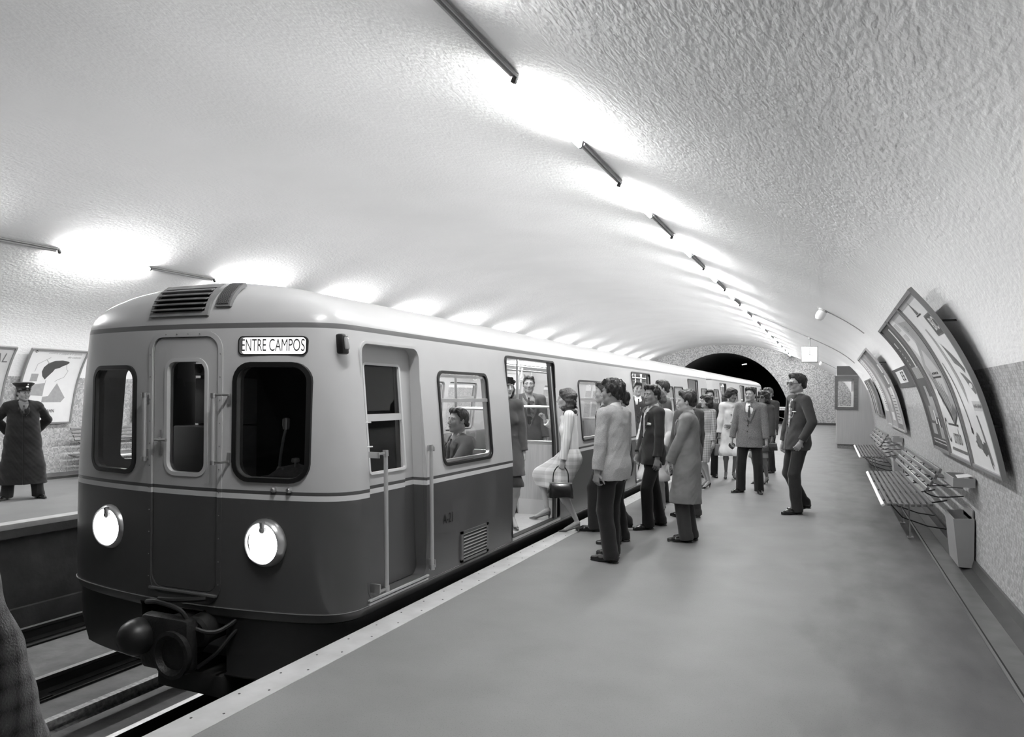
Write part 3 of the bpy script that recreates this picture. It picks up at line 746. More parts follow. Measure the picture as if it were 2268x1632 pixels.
# tunnel lamp, warning board and handrail
mb = MB(); mb.tube([(-5.25, 49, 3.55), (-4.95, 49, 3.6)], .035, 8); o = mb.build('tunnel_lamp', mat('dim_lamp', .9, .5, emit=1.2)); o['label'] = 'small lit lamp on the roof inside the dark tunnel mouth'; o['category'] = 'lamp'
t = thing('warning_board', 'white notice board with small writing at the mouth of the tunnel', 'sign', (-2.65, 43.6, 0))
mb = MB(); mb.box(-.42, .42, -.02, .02, .78, .97, bev=.005); mb.build('board', mat('notice_white', .85, .5), t)
mb = MB(); [mb.box(-.36+i_*.05, -.33+i_*.05, -.023, -.021, .84+.01*(i_ % 3), .90-.01*(i_ % 2)) for i_ in range(15)]; mb.build('lettering', M_dk, t, fixn=False)
mb = MB(); mb.tube([(-.4, 0, 0), (-.4, 0, .8)], .015, 6); mb.tube([(.4, 0, 0), (.4, 0, .8)], .015, 6); mb.build('post', M_alu, t)
mb = MB(); mb.tube([(-3.6, 44.1, .72), (-2.2, 44.1, .22), (-2.2, 44.1, .0)], .02, 8); o = mb.build('handrail', M_alu); o['label'] = 'pale sloping handrail just inside the tunnel mouth'; o['category'] = 'handrail'
mb = MB(); mb.box(-3.7, -1.9, Y1, Y1+6, -1.2, -.02); mb.build('floor', M_conc, kind='structure')
# ================================================================== TRAIN
XT = -4.19; HW = 1.315
XS = XT+HW                                # platform-side wall, -2.875
def fy(u, z=0):                           # bow of the cab front (offset from the front plane)
    h = HW-lean(z); k = h/HW; a = abs(u)
    if a <= .97*k: return .11*(a/k/.97)**2
    c = ((.97*k, .11), (h-.10*k, .17), (h, .24), (h, .44)); xs = []; ys_ = []
    for i in range(13):
        t = i/12; w = ((1-t)**3, 3*t*(1-t)**2, 3*t*t*(1-t), t**3); xs.append(sum(q*p[0] for q, p in zip(w, c))); ys_.append(sum(q*p[1] for q, p in zip(w, c)))
    return float(np.interp(a, xs, ys_))
def lean(z):
    return float(np.interp(z, [.9, 1.2, 1.6, 2.0], [0, .025, .065, .10]))
def outline(L, ins=0, front=True, iy=None):
    """plan of one carriage, local: u across, y from 0 (front) to L"""
    h = HW-ins; half = []
    if iy is not None: ins = iy
    k = h/HW
    for i in range(9):
        u = .97*i/8; half.append((u*k, fy(u)+ins))
    c0, c1, c2, c3 = (.97*k, fy(.97)+ins), (h-.10*k, .17+ins), (h, .24+ins), (h, .44+ins)
    for i in range(1, 9):
        t = i/8; a, b, c, d = (1-t)**3, 3*t*(1-t)**2, 3*t*t*(1-t), t**3
        half.append((a*c0[0]+b*c1[0]+c*c2[0]+d*c3[0], a*c0[1]+b*c1[1]+c*c2[1]+d*c3[1]))
    fr = [(-u, y) for u, y in half[::-1]]+half[1:]
    if front: bk = [(u, L-y) for u, y in fr[::-1]]
    else: bk = [(u, L-y) for u, y in fr[::-1]]
    return fr+bk
ROOF = [(1.985, .112), (2.03, .122), (2.08, .15), (2.125, .19), (2.165, .25), (2.205, .34), (2.25, .47), (2.30, .70), (2.34, .95), (2.355, 1.1), (2.36, 1.2)]
ROOFY = [(1.985, .01), (2.03, .014), (2.08, .025), (2.125, .04), (2.165, .055), (2.205, .08), (2.25, .12), (2.30, .20), (2.34, .35), (2.355, .6), (2.36, .9)]
BODY = [(-.38, .05), (-.36, .03), (.03, .022), (.04, .012), (.09, .0), (.10, .0), (.5, -.003), (.9, 0), (1.2, .025), (1.6, .065)]+ROOF
IY = dict(ROOFY); IY.update({1.2: 0, 1.6: 0})
def solid(L, prof, extra=0, zshift=0):
    mb = MB(); rings = []
    for z, ins in prof:
        i_ = min(ins+extra, HW-.02); O = outline(L, i_, iy=(IY[z]+extra if z in IY else i_)); rings.append([(u, y, z+zshift) for u, y in O])
    mb.loft(rings); return mb
def bool_diff(base, cutters, mats):
    for c in cutters:
        c.location = (XT, YF, 0)
        md = base.modifiers.new('b', 'BOOLEAN'); md.operation = 'DIFFERENCE'; md.object = c; md.solver = 'EXACT'
    bpy.context.view_layer.update()
    dg = bpy.context.evaluated_depsgraph_get(); dg.update()
    me = bpy.data.meshes.new_from_object(base.evaluated_get(dg))
    base.modifiers.clear(); base.data = me
    me.materials.clear(); 
    for m in mats: me.materials.append(m)
    me.polygons.foreach_set('material_index', [0]*len(me.polygons))
    bm = bmesh.new(); bm.from_mesh(me)
    for f in bm.faces: f.smooth = True
    for e in bm.edges:
        e.smooth = not (len(e.link_faces) != 2 or e.calc_face_angle(0) > R(32))
    bm.to_mesh(me); bm.free()
    for c in cutters: bpy.data.objects.remove(c)
def paint():
    """livery bands by height: dark lower body, pale line, dark line, light upper body, dark gutter line, roof"""
    m = mat('train_paint', .66, .28, coat=.3, spec=.5); nt = m.node_tree; b = nt.nodes['Principled BSDF']
    tc = nt.nodes.new('ShaderNodeTexCoord'); sx = nt.nodes.new('ShaderNodeSeparateXYZ'); nt.links.new(tc.outputs['Object'], sx.inputs[0])
    mr = nt.nodes.new('ShaderNodeMapRange'); mr.inputs['From Min'].default_value = -.5; mr.inputs['From Max'].default_value = 2.5
    nt.links.new(sx.outputs[2], mr.inputs[0])
    cr = nt.nodes.new('ShaderNodeValToRGB'); cr.color_ramp.interpolation = 'CONSTANT'
    el = cr.color_ramp.elements; stops = [(-.5, .15), (.038, .34), (.10, .31), (.832, .84), (.862, .32), (.888, .755), (1.972, .40), (2.005, .74)]
    el[0].position = 0; g = lin(stops[0][1]); el[0].color = (g, g, g, 1); el[1].position = 1; el[1].color = (lin(.74),)*3+(1,)
    for z, gg in stops[1:-1]:
        e = el.new((z+.5)/3); e.color = (lin(gg),)*3+(1,)
    el[len(el)-1].position = (2.005+.5)/3
    nt.links.new(mr.outputs[0], cr.inputs[0])
    n = nt.nodes.new('ShaderNodeTexNoise'); n.inputs['Scale'].default_value = 3; nt.links.new(tc.outputs['Object'], n.inputs['Vector'])
    r2 = nt.nodes.new('ShaderNodeMapRange'); r2.inputs['To Min'].default_value = .93; r2.inputs['To Max'].default_value = 1.05; nt.links.new(n.outputs[0], r2.inputs[0])
    mx = nt.nodes.new('ShaderNodeMix'); mx.data_type = 'RGBA'; mx.blend_type = 'MULTIPLY'; mx.inputs[0].default_value = 1
    nt.links.new(cr.outputs[0], mx.inputs[6]); nt.links.new(r2.outputs[0], mx.inputs[7]); nt.links.new(mx.outputs[2], b.inputs['Base Color'])
    return m
M_paint = paint()
M_rub = mat('rubber_seal', .10, .35, spec=.6); M_chr = mat('bright_alu', .80, .28, metal=.85); M_alu2 = mat('satin_alu', .78, .4, metal=.5)
M_glass = glass('window_glass'); M_lower = mat('paint_dark', .36, .28, coat=.3); M_upper = mat('paint_light', .80, .28, coat=.3); M_mid2 = mat('paint_line', .84, .3)
M_int = mat('interior_panel', .86, .5); M_intd = mat('interior_dark', .5, .5); M_cab = mat('cab_interior', .20, .7); M_cabp = mat('cab_panel', .36, .5)
M_lino = mat('car_floor', .72, .45, var=.05, vscale=12); M_wood = mat('car_panel', .66, .4, var=.1, vscale=5, stretch=(10, 10, .6))
M_under = mat('underframe', .10, .7, var=.3, vscale=8)
MXS = Matrix(((0, 0, 1, 0), (1, 0, 0, 0), (0, 1, 0, 0), (0, 0, 0, 1)))     # local (a,b,c) -> x=c, y=a, z=b  (prisms through a side wall)
MYS = Matrix(((1, 0, 0, 0), (0, 0, 1, 0), (0, 1, 0, 0), (0, 0, 0, 1)))     # local (a,b,c) -> x=a, y=c, z=b  (prisms through the front)
def side_ring(mb, y0, y1, z0, z1, r, w_, x, d0, d1, mi=None, n=6):
    """rounded frame lying on the side wall, x at the wall, d0..d1 thickness outwards"""
    O = rrect(y0, y1, z0, z1, r, n); I = rrect(y0+w_, y1-w_, z0+w_, z1-w_, max(r-w_, .01), n); N = len(O); V = []; F = []
    for P, d in ((O, d0), (O, d1), (I, d1), (I, d0)): V += [(x+d, a, b) for a, b in P]
    for k in range(4):
        for i in range(N): F.append((k*N+i, k*N+(i+1) % N, ((k+1) % 4)*N+(i+1) % N, ((k+1) % 4)*N+i))
    mb.add(V, F, mi=mi)
def front_ring(mb, x0, x1, z0, z1, r, w_, d0, d1, yf=None, n=6, mi=None):
    O = rrect(x0, x1, z0, z1, r, n); I = rrect(x0+w_, x1-w_, z0+w_, z1-w_, max(r-w_, .01), n); N = len(O); V = []; F = []
    yf = yf or fy
    for P, d in ((O, d0), (O, d1), (I, d1), (I, d0)): V += [(a, yf(a)-d, b) for a, b in P]
    for k in range(4):
        for i in range(N): F.append((k*N+i, k*N+(i+1) % N, ((k+1) % 4)*N+(i+1) % N, ((k+1) % 4)*N+i))
    mb.add(V, F, mi=mi)
CARLEN = 16.2
WIN = (.965, 1.725); DOORZ = (.125, 1.92)
# side openings in local y (world y minus the front plane)
YF = 3.74
doors_y = [(2.935, 4.32), (7.96, 9.26), (13.06, 14.36)]
wins_y = [(1.53, 2.46), (5.16, 6.11), (6.23, 7.22), (10.29, 11.26), (11.38, 12.36), (14.81, 15.71)]
cabdoor = (.48, 1.25)
def make_car(op):
    global DEFORM
    L = CARLEN
    root = thing('metro_carriage', 'x', 'train carriage', (XT, YF, 0))
    body = solid(L, BODY).build('body', M_paint, root)
    KIDS[root.name] = [body]
    cut = []
    IN = [(.06, .06), (.9, .06), (1.2, .085), (1.6, .125), (1.97, .165), (2.05, .25), (2.10, .35), (2.15, .6), (2.16, 1.1)]
    L_ = L
    mbi = MB(); mbi.loft([[(u, y, z) for u, y in outline(L, ins, iy=.06)] for z, ins in IN]); cut.append(mbi.build('c', M_cab))
    for s in (-1, 1):
        ops = [(a, b, WIN[0], WIN[1], .07) for a, b in wins_y]+([(a, b, DOORZ[0], DOORZ[1], .06) for a, b in doors_y])
        if s*op > 0: ops.append((cabdoor[0], cabdoor[1], .14, 1.895, .085))
        else: ops.append((cabdoor[0]+.12, cabdoor[0]+.50, .97, 1.735, .07))
        for a, b, c_, d, r in ops:
            mb = MB(); x0, x1 = (HW-.34, HW+.1) if s > 0 else (-HW-.1, -HW+.34)
            mb.prism(rrect(a, b, c_, d, r, 5), x0, x1, MXS); cut.append(mb.build('c', M_cab))
    for a, b, c_, d, r in ((-.905, -.40, .97, 1.71, .09), (.51, 1.015, .97, 1.725, .11), (.525, .99, 1.795, 1.912, .03), (-.215, .372, .185, 1.93, .10)):
        mb = MB(); mb.prism([(1.011*q_+.035, z_) for q_, z_ in rrect(a, b, c_, d, r, 5)], -.15, .28, MYS); cut.append(mb.build('c', M_cab))
    # coupler notch and rounded lower left corner
    mb = MB(); mb.prism([(-.30, -.5), (-.30, .06), (.32, .065), (.32, -.01), (.47, -.02), (.47, -.34), (.44, -.37), (.44, -.5)], -.2, .5, MYS); cut.append(mb.build('c', M_cab))
    for sx in (-1, 1):
        mb = MB(); mb.prism([(sx*.98, -.45), (sx*1.02, -.34), (sx*1.12, -.22), (sx*1.4, -.14), (sx*1.4, -.5)], -.3, .9, MYS); cut.append(mb.build('c', M_cab))
    bool_diff(body, cut, [M_paint])
    DEFORM = lean_fn
    # floor and undercar
    mb = MB(); mb.prism([(u, y) for u, y in outline(L, .05)], .04, .12); mb.build('floor_panel', M_lino, root)
    mb = MB(); mb.box(-1.0, 1.0, .55, L-.6, -.62, .04); 
    for yb in (2.6, 4.4, 12.2, 14.0):
        for x in (-.7, .7): mb.add(*_wheel(x, yb), mi=None)
    mb.build('underframe', M_under, root)
    # waist bead and sill
    mb = MB(); O = outline(L, -.004); P = [(u, y, .098) for u, y in O]
    mb.tube(P, .005, 6, closed=True); mb.build('bead', mat('bead_paint', .42, .25, coat=.3), root)
    # windows
    for s in (-1, 1):
        x = s*HW
        for i, (a, b) in enumerate(wins_y):
            mb = MB()
            if s > 0: side_ring(mb, a-.012, b+.012, WIN[0]-.012, WIN[1]+.012, .085, .024, x, -.03, .012)
            else: side_ring(mb, a-.012, b+.012, WIN[0]-.012, WIN[1]+.012, .085, .032, x, .03, -.012)
            wf = mb.build('window_seal', M_rub, root)
            mb = MB(); a_, b_, c_, d_ = a+.018, b-.018, WIN[0]+.018, WIN[1]-.018
            side_ring(mb, a_, b_, c_, d_, .06, .022, x, -s*.035, -s*.004)
            mb.box(x-s*.004 if s < 0 else x-.03, x+.03 if s < 0 else x+.004, a_, b_, 1.475, 1.505); 
            mb.build('window_frame', M_chr if s > 0 else M_alu2, wf)
            mb = MB(); xx = x-s*.022; mb.add([(xx, a_, c_), (xx, b_, c_), (xx, b_, d_), (xx, a_, d_)], [(0, 1, 2, 3)])
            mb.build('pane', M_glass, wf, fixn=False)
        for (a, b) in doors_y:
            if s*op > 0:      # open doorway: leaves slid away, dark guide and step plate
                mb = MB(); side_ring(mb, a-.012, b+.012, DOORZ[0]-.01, DOORZ[1]+.012, .06, .02, x, -s*.06, s*.008)
                dr = mb.build('door_surround', M_mid2 if False else M_rub, root)
                def bx(mb, p, q, *r_): lo, hi_ = sorted((x+s*p, x+s*q)); zz = [r_[2]+(r_[3]-r_[2])*k/6 for k in range(7)]; mb.loft([[(lo, r_[0], z_), (hi_, r_[0], z_), (hi_, r_[1], z_), (lo, r_[1], z_)] for z_ in zz])
                mb = MB(); bx(mb, -.035, -.012, b-.16, b+.06, DOORZ[0], DOORZ[1]-.01); mb.build('door_leaf_edge', M_rub, root); mb = MB(); bx(mb, -.035, -.012, a-.02, a+.012, DOORZ[0], DOORZ[1]-.01); mb.build('door_leaf_edge', M_rub, root)
                mb = MB(); bx(mb, -.042, -.008, b-.1, b-.075, DOORZ[0], DOORZ[1]-.05); mb.build('door_edge_trim', M_alu2, root)
                mb = MB(); bx(mb, -.10, .012, a, b, DOORZ[0]-.025, DOORZ[0]); mb.build('threshold', M_alu2, root)
            else:
                mb = MB(); mb.box(x+.01, x+.04, a, b, DOORZ[0], 1.0); mb.box(x+.01, x+.04, a, b, 1.78, DOORZ[1])
                for q in (a, (a+b)/2-.05, b-.1): mb.box(x+.01, x+.04, q, q+.1, 1.0, 1.78)
                dr = mb.build('closed_door', M_upper, root)
                mb = MB(); xx = x+.025; mb.add([(xx, a+.1, 1.0), (xx, b-.1, 1.0), (xx, b-.1, 1.78), (xx, a+.1, 1.78)], [(0, 1, 2, 3)]); mb.build('pane', M_glass, dr, fixn=False)
    # saloon lining: ceiling, lamps, grab rails, seats, screens
    mb = MB(); mb.box(-1.12, 1.12, 1.36, L-.4, 2.08, 2.10); mb.build('lining_ceiling', M_int, root)
    for x in (-.55, .55):
        for k in range(5):
            y = 1.7+k*2.72
            mb = MB(); mb.box(x-.07, x+.07, y, y+2.2, 2.045, 2.08, bev=.01); mb.build('saloon_lamp', mat('saloon_lamp_glow', .95, .5, emit=CARLAMP), root)
    mb = MB(); mb.box(-1.17, 1.17, 1.30, 1.34, .12, 2.12); mb.build('cab_bulkhead', M_intd, root)
    mb = MB(); mb.box(-1.1, 1.1, 1.28, 1.299, .12, 2.08); mb.build('cab_backing', M_cab, root)
    for s in (-1, 1):      # inner wall panels under the windows
        segs = [(1.36, doors_y[0][0]-.12), (doors_y[0][1]+.12, doors_y[1][0]-.12), (doors_y[1][1]+.12, doors_y[2][0]-.12), (doors_y[2][1]+.12, L-.45)]
        for a, b in segs:
            mb = MB(); x0, x1 = sorted((s*(HW-.065), s*(HW-.09))); mb.box(x0, x1, a, b, .12, .93); mb.build('wall_lining', M_wood, root)
            if b-a > 1.0:
                mb = MB(); x0, x1 = sorted((s*(HW-.10), s*(HW-.50))); mb.box(x0, x1, a+.08, b-.08, .44, .54, bev=.03); x2, x3 = sorted((s*(HW-.10), s*(HW-.17))); mb.box(x2, x3, a+.08, b-.08, .54, .95, bev=.02)
                sb = mb.build('bench_seat', mat('seat_vinyl', .42, .4), root)
                mb = MB(); x0, x1 = sorted((s*(HW-.14), s*(HW-.40))); mb.box(x0, x1, a+.1, b-.1, .12, .44); mb.build('seat_plinth', M_intd, sb)
        for (a, b) in doors_y:
            for yy in (a-.10, b+.10):
                mb = MB(); x0, x1 = sorted((s*(HW-.08), s*(HW-.56)))
                mb.box(x0, x1, yy-.012, yy+.012, .30, .96); sc = mb.build('draught_screen', M_wood, root)
                mb = MB(); mb.box(x0, x1, yy-.014, yy+.014, .12, .30); mb.build('kick_plate', M_alu2, sc)
                mb = MB(); mb.box(x0, x1, yy-.02, yy+.02, .96, 1.0, bev=.006); mb.tube([(x0, yy, 1.40), (x1, yy, 1.40)], .016, 8); mb.tube([(s*(HW-.56), yy, .12), (s*(HW-.56), yy, 2.07)], .018, 8)
                mb.build('screen_rail', M_chr, sc)
                mb = MB(); mb.add([(x0, yy, 1.0), (x1, yy, 1.0), (x1, yy, 1.75), (x0, yy, 1.75)], [(0, 1, 2, 3)]); mb.build('pane', M_glass, sc, fixn=False)
    for x in (-.35, .35):
        mb = MB(); mb.tube([(x, 1.5, 1.92), (x, L-.6, 1.92)], .014, 8)
        for k in range(8): mb.tube([(x, 1.6+k*1.85, 1.92), (x, 1.6+k*1.85, 2.07)], .01, 6)
        rl_ = mb.build('ceiling_rail', M_chr, root)
        for k in range(12):
            y = 2.3+k*1.05
            mb = MB(); mb.tube([(x, y, 1.92), (x, y, 1.86)], .008, 6); mb.tube([(x, y, 1.86), (x-.0, y-.055, 1.76), (x, y-.045, 1.735), (x, y+.045, 1.735), (x, y+.055, 1.76)], .008, 6, closed=True)
            mb.build('strap_handle', mat('strap_white', .9, .4), rl_)
    for (a, b) in doors_y:
        mb = MB(); mb.tube([(0, (a+b)/2, .12), (0, (a+b)/2, 2.07)], .02, 10); mb.build('grab_pole', M_chr, root)
    DEFORM = None
    return root
def lean_fn(v):
    x, y, z = v; k = smoothstep(.6, .95, abs(x)); return (x-math.copysign(lean(z)*k, x), y, z)
def front_fn(v):
    x, y, z = v; x2 = 1.011*x+.035; return (x2, y+fy(x2, z if z < 1.98 else 1.98)-fy(x), z)
def _wheel(x, y):
    m_ = MB(); m_.lathe([(.36, -.06), (.36, .0), (.33, .0), (.33, .06), (.1, .07)], 24, Matrix.Translation((x, y, -.64)) @ Matrix.Rotation(PI/2, 4, 'Y')); return m_.v, m_.f
def front_details(root):
    global DEFORM
    DEFORM = front_fn
    # corridor door in the cab front, its surround and hinge side
    mb = MB(); front_ring(mb, -.25, .405, .11, 1.955, .13, .035, 0, .006)
    sur = mb.build('door_surround', M_paint, root, fixn=True)
    mb = MB()
    for z in [.25+.155*i for i in range(11)]:
        for x in (-.232, .388): mb.lathe([(.0045, .0), (.004, .003), (0, .0035)], 8, Matrix.Translation((x, fy(x)-.006, z)) @ Matrix.Rotation(PI/2, 4, 'X'))
    for x in (-.08, .02, .12, .22): mb.lathe([(.0045, .0), (.004, .003), (0, .0035)], 8, Matrix.Translation((x, fy(x)-.006, 1.938)) @ Matrix.Rotation(PI/2, 4, 'X'))
    mb.build('rivets', mat('rivet', .5, .4), sur, kind='stuff')
    # door leaf: a bowed panel with a window hole
    mb = MB(); O = rrect(-.205, .362, .19, 1.915, .09, 6); N = len(O)
    I = rrect(-.09, .272, .975, 1.765, .09, 6)
    d = .008
    V = [(a, fy(a)+d, b) for a, b in O]+[(a, fy(a)+d, b) for a, b in I]+[(a, fy(a)+d+.03, b) for a, b in O]+[(a, fy(a)+d+.03, b) for a, b in I]
    F = []
    for i in range(N):
        j = (i+1) % N; F += [(i, j, N+j, N+i), (2*N+i, 3*N+i, 3*N+j, 2*N+j), (i, 2*N+i, 2*N+j, j), (N+i, N+j, 3*N+j, 3*N+i)]
    mb.add(V, F); leaf = mb.build('corridor_door', M_paint, root)
    mb = MB(); front_ring(mb, -.10, .282, .965, 1.775, .095, .026, -.045, .008, lambda a: fy(a)+.008); mb.build('window_frame', M_upper, leaf)
    mb = MB(); I2 = rrect(-.08, .262, .985, 1.755, .08, 6); mb.add([(a, fy(a)+.03, b) for a, b in I2], [list(range(len(I2)))]); mb.build('pane', M_glass, leaf, fixn=False)
    mb = MB(); mb.tube([(-.16, -.02, 1.21), (-.14, -.035, 1.21), (-.04, -.035, 1.21)], .010, 8); mb.lathe([(.014, 0), (.014, .03)], 10, Matrix.Translation((-.135, .012, 1.21)) @ Matrix.Rotation(PI/2, 4, 'X'))
    mb.box(-.147, -.122, -.002, .012, 1.10, 1.28, bev=.003); mb.build('door_handle', M_chr, leaf)
    mb = MB(); mb.box(-.22, .38, -.012, .012, .165, .182, bev=.003); mb.build('sill', mat('sill_metal', .5, .4, metal=.4), root)
    # grab handles either side of the corridor door
    for x, xb in ((-.222, -.25), (.395, .462)):
        mb = MB(); mb.tube([(x, -.055, 1.08), (x, -.055, 1.52)], .015, 12)
        gh = mb.build('grab_handle', M_alu2, root)
        mb = MB()
        for z in (1.07, 1.515):
            mb.lathe([(.019, 0), (.019, .03)], 12, Matrix.Translation((x, -.055, z-.01)))
            mb.box(min(x, xb), max(x, xb)+.004, -.060, -.050, z+.002, z+.016, bev=.003); mb.box(xb-.006, xb+.006, -.060, fy(xb), z+.002, z+.016, bev=.002); mb.box(xb-.014, xb+.014, fy(xb)-.012, fy(xb)-.004, z-.055 if z > 1.2 else z-.002, z+.018 if z > 1.2 else z+.07, bev=.003)
            mb.build('handle_bracket', M_chr, gh); mb = MB()
    # windscreens
    for a, b, c_, d_, r in ((-.905, -.40, .97, 1.71, .09), (.51, 1.015, .97, 1.725, .11)):
        mb = MB(); front_ring(mb, a-.02, b+.02, c_-.02, d_+.02, r+.02, .03, -.02, .016); ws = mb.build('window_seal', M_rub, root)
        mb = MB(); front_ring(mb, a+.0, b-.0, c_+.0, d_-.0, r, .014, -.02, .010); mb.build('window_frame', mat('dull_alu', .55, .3, metal=.8), ws)
        mb = MB(); I2 = rrect(a, b, c_, d_, r, 6); mb.add([(x, fy(x)+.02, z) for x, z in I2], [list(range(len(I2)))]); mb.build('pane', M_glass, ws, fixn=False)
    # destination box
    mb = MB(); I2 = rrect(.525, .99, 1.795, 1.912, .03, 5); N = len(I2)
    [mb.add([(xa_, fy(xa_)+.02, 1.79), (xa_+.0235, fy(xa_+.0235)+.02, 1.79), (xa_+.0235, fy(xa_+.0235)+.02, 1.917), (xa_, fy(xa_)+.02, 1.917)], [(0, 1, 2, 3)]) for xa_ in [.522+.0235*k_ for k_ in range(20)]]
    sg = mb.build('destination_sign', mat('sign_glow', .95, .5, emit=1.15), root, fixn=False, label='lit destination panel reading ENTRE CAMPOS')
    mb = MB(); front_ring(mb, .52, .995, 1.79, 1.917, .035, .008, -.02, .004); mb.build('sign_rim', M_rub, sg)
    V, F = text_geo('ENTRE CAMPOS', .115, 0, 'CENTER', .0, .62); mb = MB()
    w0 = max(v[0] for v in V)-min(v[0] for v in V); k = .435/w0
    mb.add([(.757+v[0]*k, fy(.757+v[0]*k)+.004, 1.853+v[1]) for v in V], F); mb.build('lettering', mat('sign_ink', .22, .5), sg, fixn=False)
    # headlamps
    for x in (-.665, .74):
        ang = 0; y = fy(x)
        q = Matrix.Translation((x, y, .555)) @ Matrix.Rotation(PI/2, 4, 'X')
        mb = MB(); mb.lathe([(.158, -.01), (.160, .012), (.150, .03), (.142, .045), (.134, .05), (.130, .045), (.130, .0)], 36, q)
        hl = mb.build('headlamp', M_chr, root, label='headlamp with a bright ribbed rim')
        mb = MB(); mb.lathe([(.128, .02), (.10, .03), (.05, .038), (.0, .04)], 32, q); mb.build('lens', mat('headlamp_glow', .95, .3, emit=9), hl)
        mb = MB(); mb.tube([(x+.01, y-.045, .66), (x+.01, y-.05, .70)], .018, 10); mb.lathe([(.024, .0), (.022, .02), (.01, .03)], 14, Matrix.Translation((x+.01, y-.035, .645)) @ Matrix.Rotation(PI/2, 4, 'X')); mb.build('bulb_holder', M_intd, hl)
    # roof grille on the front dome

    mb = MB()
    def rp(x, z, o): 
        y = fy(x)+np.interp(z, [p[0] for p in ROOFY], [p[1] for p in ROOFY]); k_ = smoothstep(2.2, 2.34, z); return (x, y-o*(.95-.6*k_), z+o*(.25+.75*k_))
    x0, x1, z0, z1 = -.26, .27, 2.06, 2.285
    def roofbox(mb, xa, xb, za, zb, o0, o1):
        nx = 6; rings = []
        for i in range(nx+1):
            x = xa+(xb-xa)*i/nx; zs = [za+(zb-za)*k/5 for k in range(6)]
            rings.append([rp(x, z, o1) for z in zs]+[rp(x, z, o0) for z in zs[::-1]])
        mb.loft(rings)
    roofbox(mb, x0+.001, x1-.001, z0+.001, z0+.03, -.01, .019); roofbox(mb, x0+.001, x1-.001, z1-.025, z1-.001, -.01, .019); roofbox(mb, x0, x0+.03, z0, z1, -.01, .02); roofbox(mb, x1-.03, x1, z0, z1, -.01, .02)
    gr = mb.build('roof_grille', mat('grille_paint', .55, .5, var=.15, vscale=12), root)
    mb = MB(); roofbox(mb, x0+.03, x1-.03, z0+.03, z1-.025, -.0, .004); mb.build('grille_recess', mat('grille_dark', .10, .7), gr)
    mb = MB()
    for z in (2.108, 2.145, 2.18, 2.215, 2.245):
        n = 8; rings = []
        for i in range(n+1):
            x = x0+.03+(x1-x0-.06)*i/n; p = Vector(rp(x, z, .012)); rings.append([p+Vector((0, 0, .012)), p+Vector((0, -.035, -.004)), p+Vector((0, -.032, -.009)), p+Vector((0, .0, .005))])
        mb.loft(rings)
    mb.build('louvre', mat('louvre_paint', .42, .5, var=.2, vscale=15), gr, kind='stuff')
    mb = MB(); xa, xb = .31, .43
    roofbox(mb, xa, xb, 2.12, 2.288, -.01, .018); gm = mb.build('mesh_grille', mat('mesh_edge', .45, .5), root)
    mb = MB(); roofbox(mb, xa+.015, xb-.015, 2.135, 2.283, 0, .024)
    mb.build('wire_mesh', mesh_mat(), gm)
    # wiper spindles
    mb = MB()
    for x in (.80, .905): mb.lathe([(.018, 0), (.018, .02), (.012, .03)], 14, Matrix.Translation((x, fy(x), .905+.002)) @ Matrix.Rotation(PI/2, 4, 'X'))
    mb.build('wiper_spindle', M_chr, root)
    DEFORM = lean_fn
    # marker lamp on the corner
    mb = MB(); x = HW+.005; mb.box(x-.03, x+.03, .235, .305, 1.80, 1.935, bev=.015); ml = mb.build('marker_lamp', M_rub, root)
    mb = MB(); mb.box(x+.028, x+.045, .248, .292, 1.83, 1.915, bev=.012); mb.build('lens', mat('marker_lens', .6, .15, spec=.8), ml)
    # cab side door
    a, b = cabdoor; xd = HW-.085
    mb = MB(); z0, z1, zl = .15, 1.89, .98
    wa, wb = a+.13, b-.17
    for q in ((a, wa, z0, z1), (wb, b, z0, z1), (wa, wb, z0, zl), (wa, wb, 1.755, z1), (wa, wb, 1.345, 1.395)): mb.box(xd-.04, xd, *q)
    cd = mb.build('cab_door', M_paint, root)
    mb = MB(); side_ring(mb, wa-.01, wb+.01, zl-.01, 1.765, .035, .018, xd, -.01, .008); mb.build('window_frame', M_mid2, cd)
    mb = MB(); mb.add([(xd-.02, wa, zl), (xd-.02, wb, zl), (xd-.02, wb, 1.755), (xd-.02, wa, 1.755)], [(0, 1, 2, 3)]); mb.build('pane', M_glass, cd, fixn=False)
    mb = MB()
    for z in (1.34, 1.17): mb.box(xd, xd+.02, a+.05, a+.08, z-.03, z+.03, bev=.004); mb.tube([(xd+.02, a+.065, z), (xd+.03, a+.14, z)], .006, 6)
    mb.box(xd+.0, xd+.015, a+.01, a+.03, 1.5, 1.51); mb.build('lock', M_chr, cd)
    mb = MB(); mb.prism([(p_, q_) for p_, q_ in rrect(a-.006, b+.006, .13, 1.9, .085, 6)], 0, 0); 
    mb = MB(); side_ring(mb, a-.015, b+.015, .125, 1.91, .095, .02, HW, -.085, .004); mb.build('cab_door_reveal', M_paint, root)
    mb = MB(); mb.box(xd-.02, HW+.02, a-.01, b+.02, .125, .14, bev=.003); mb.box(xd, HW+.012, a-.01, b+.02, .10, .115); mb.build('cab_step', M_alu2, root)
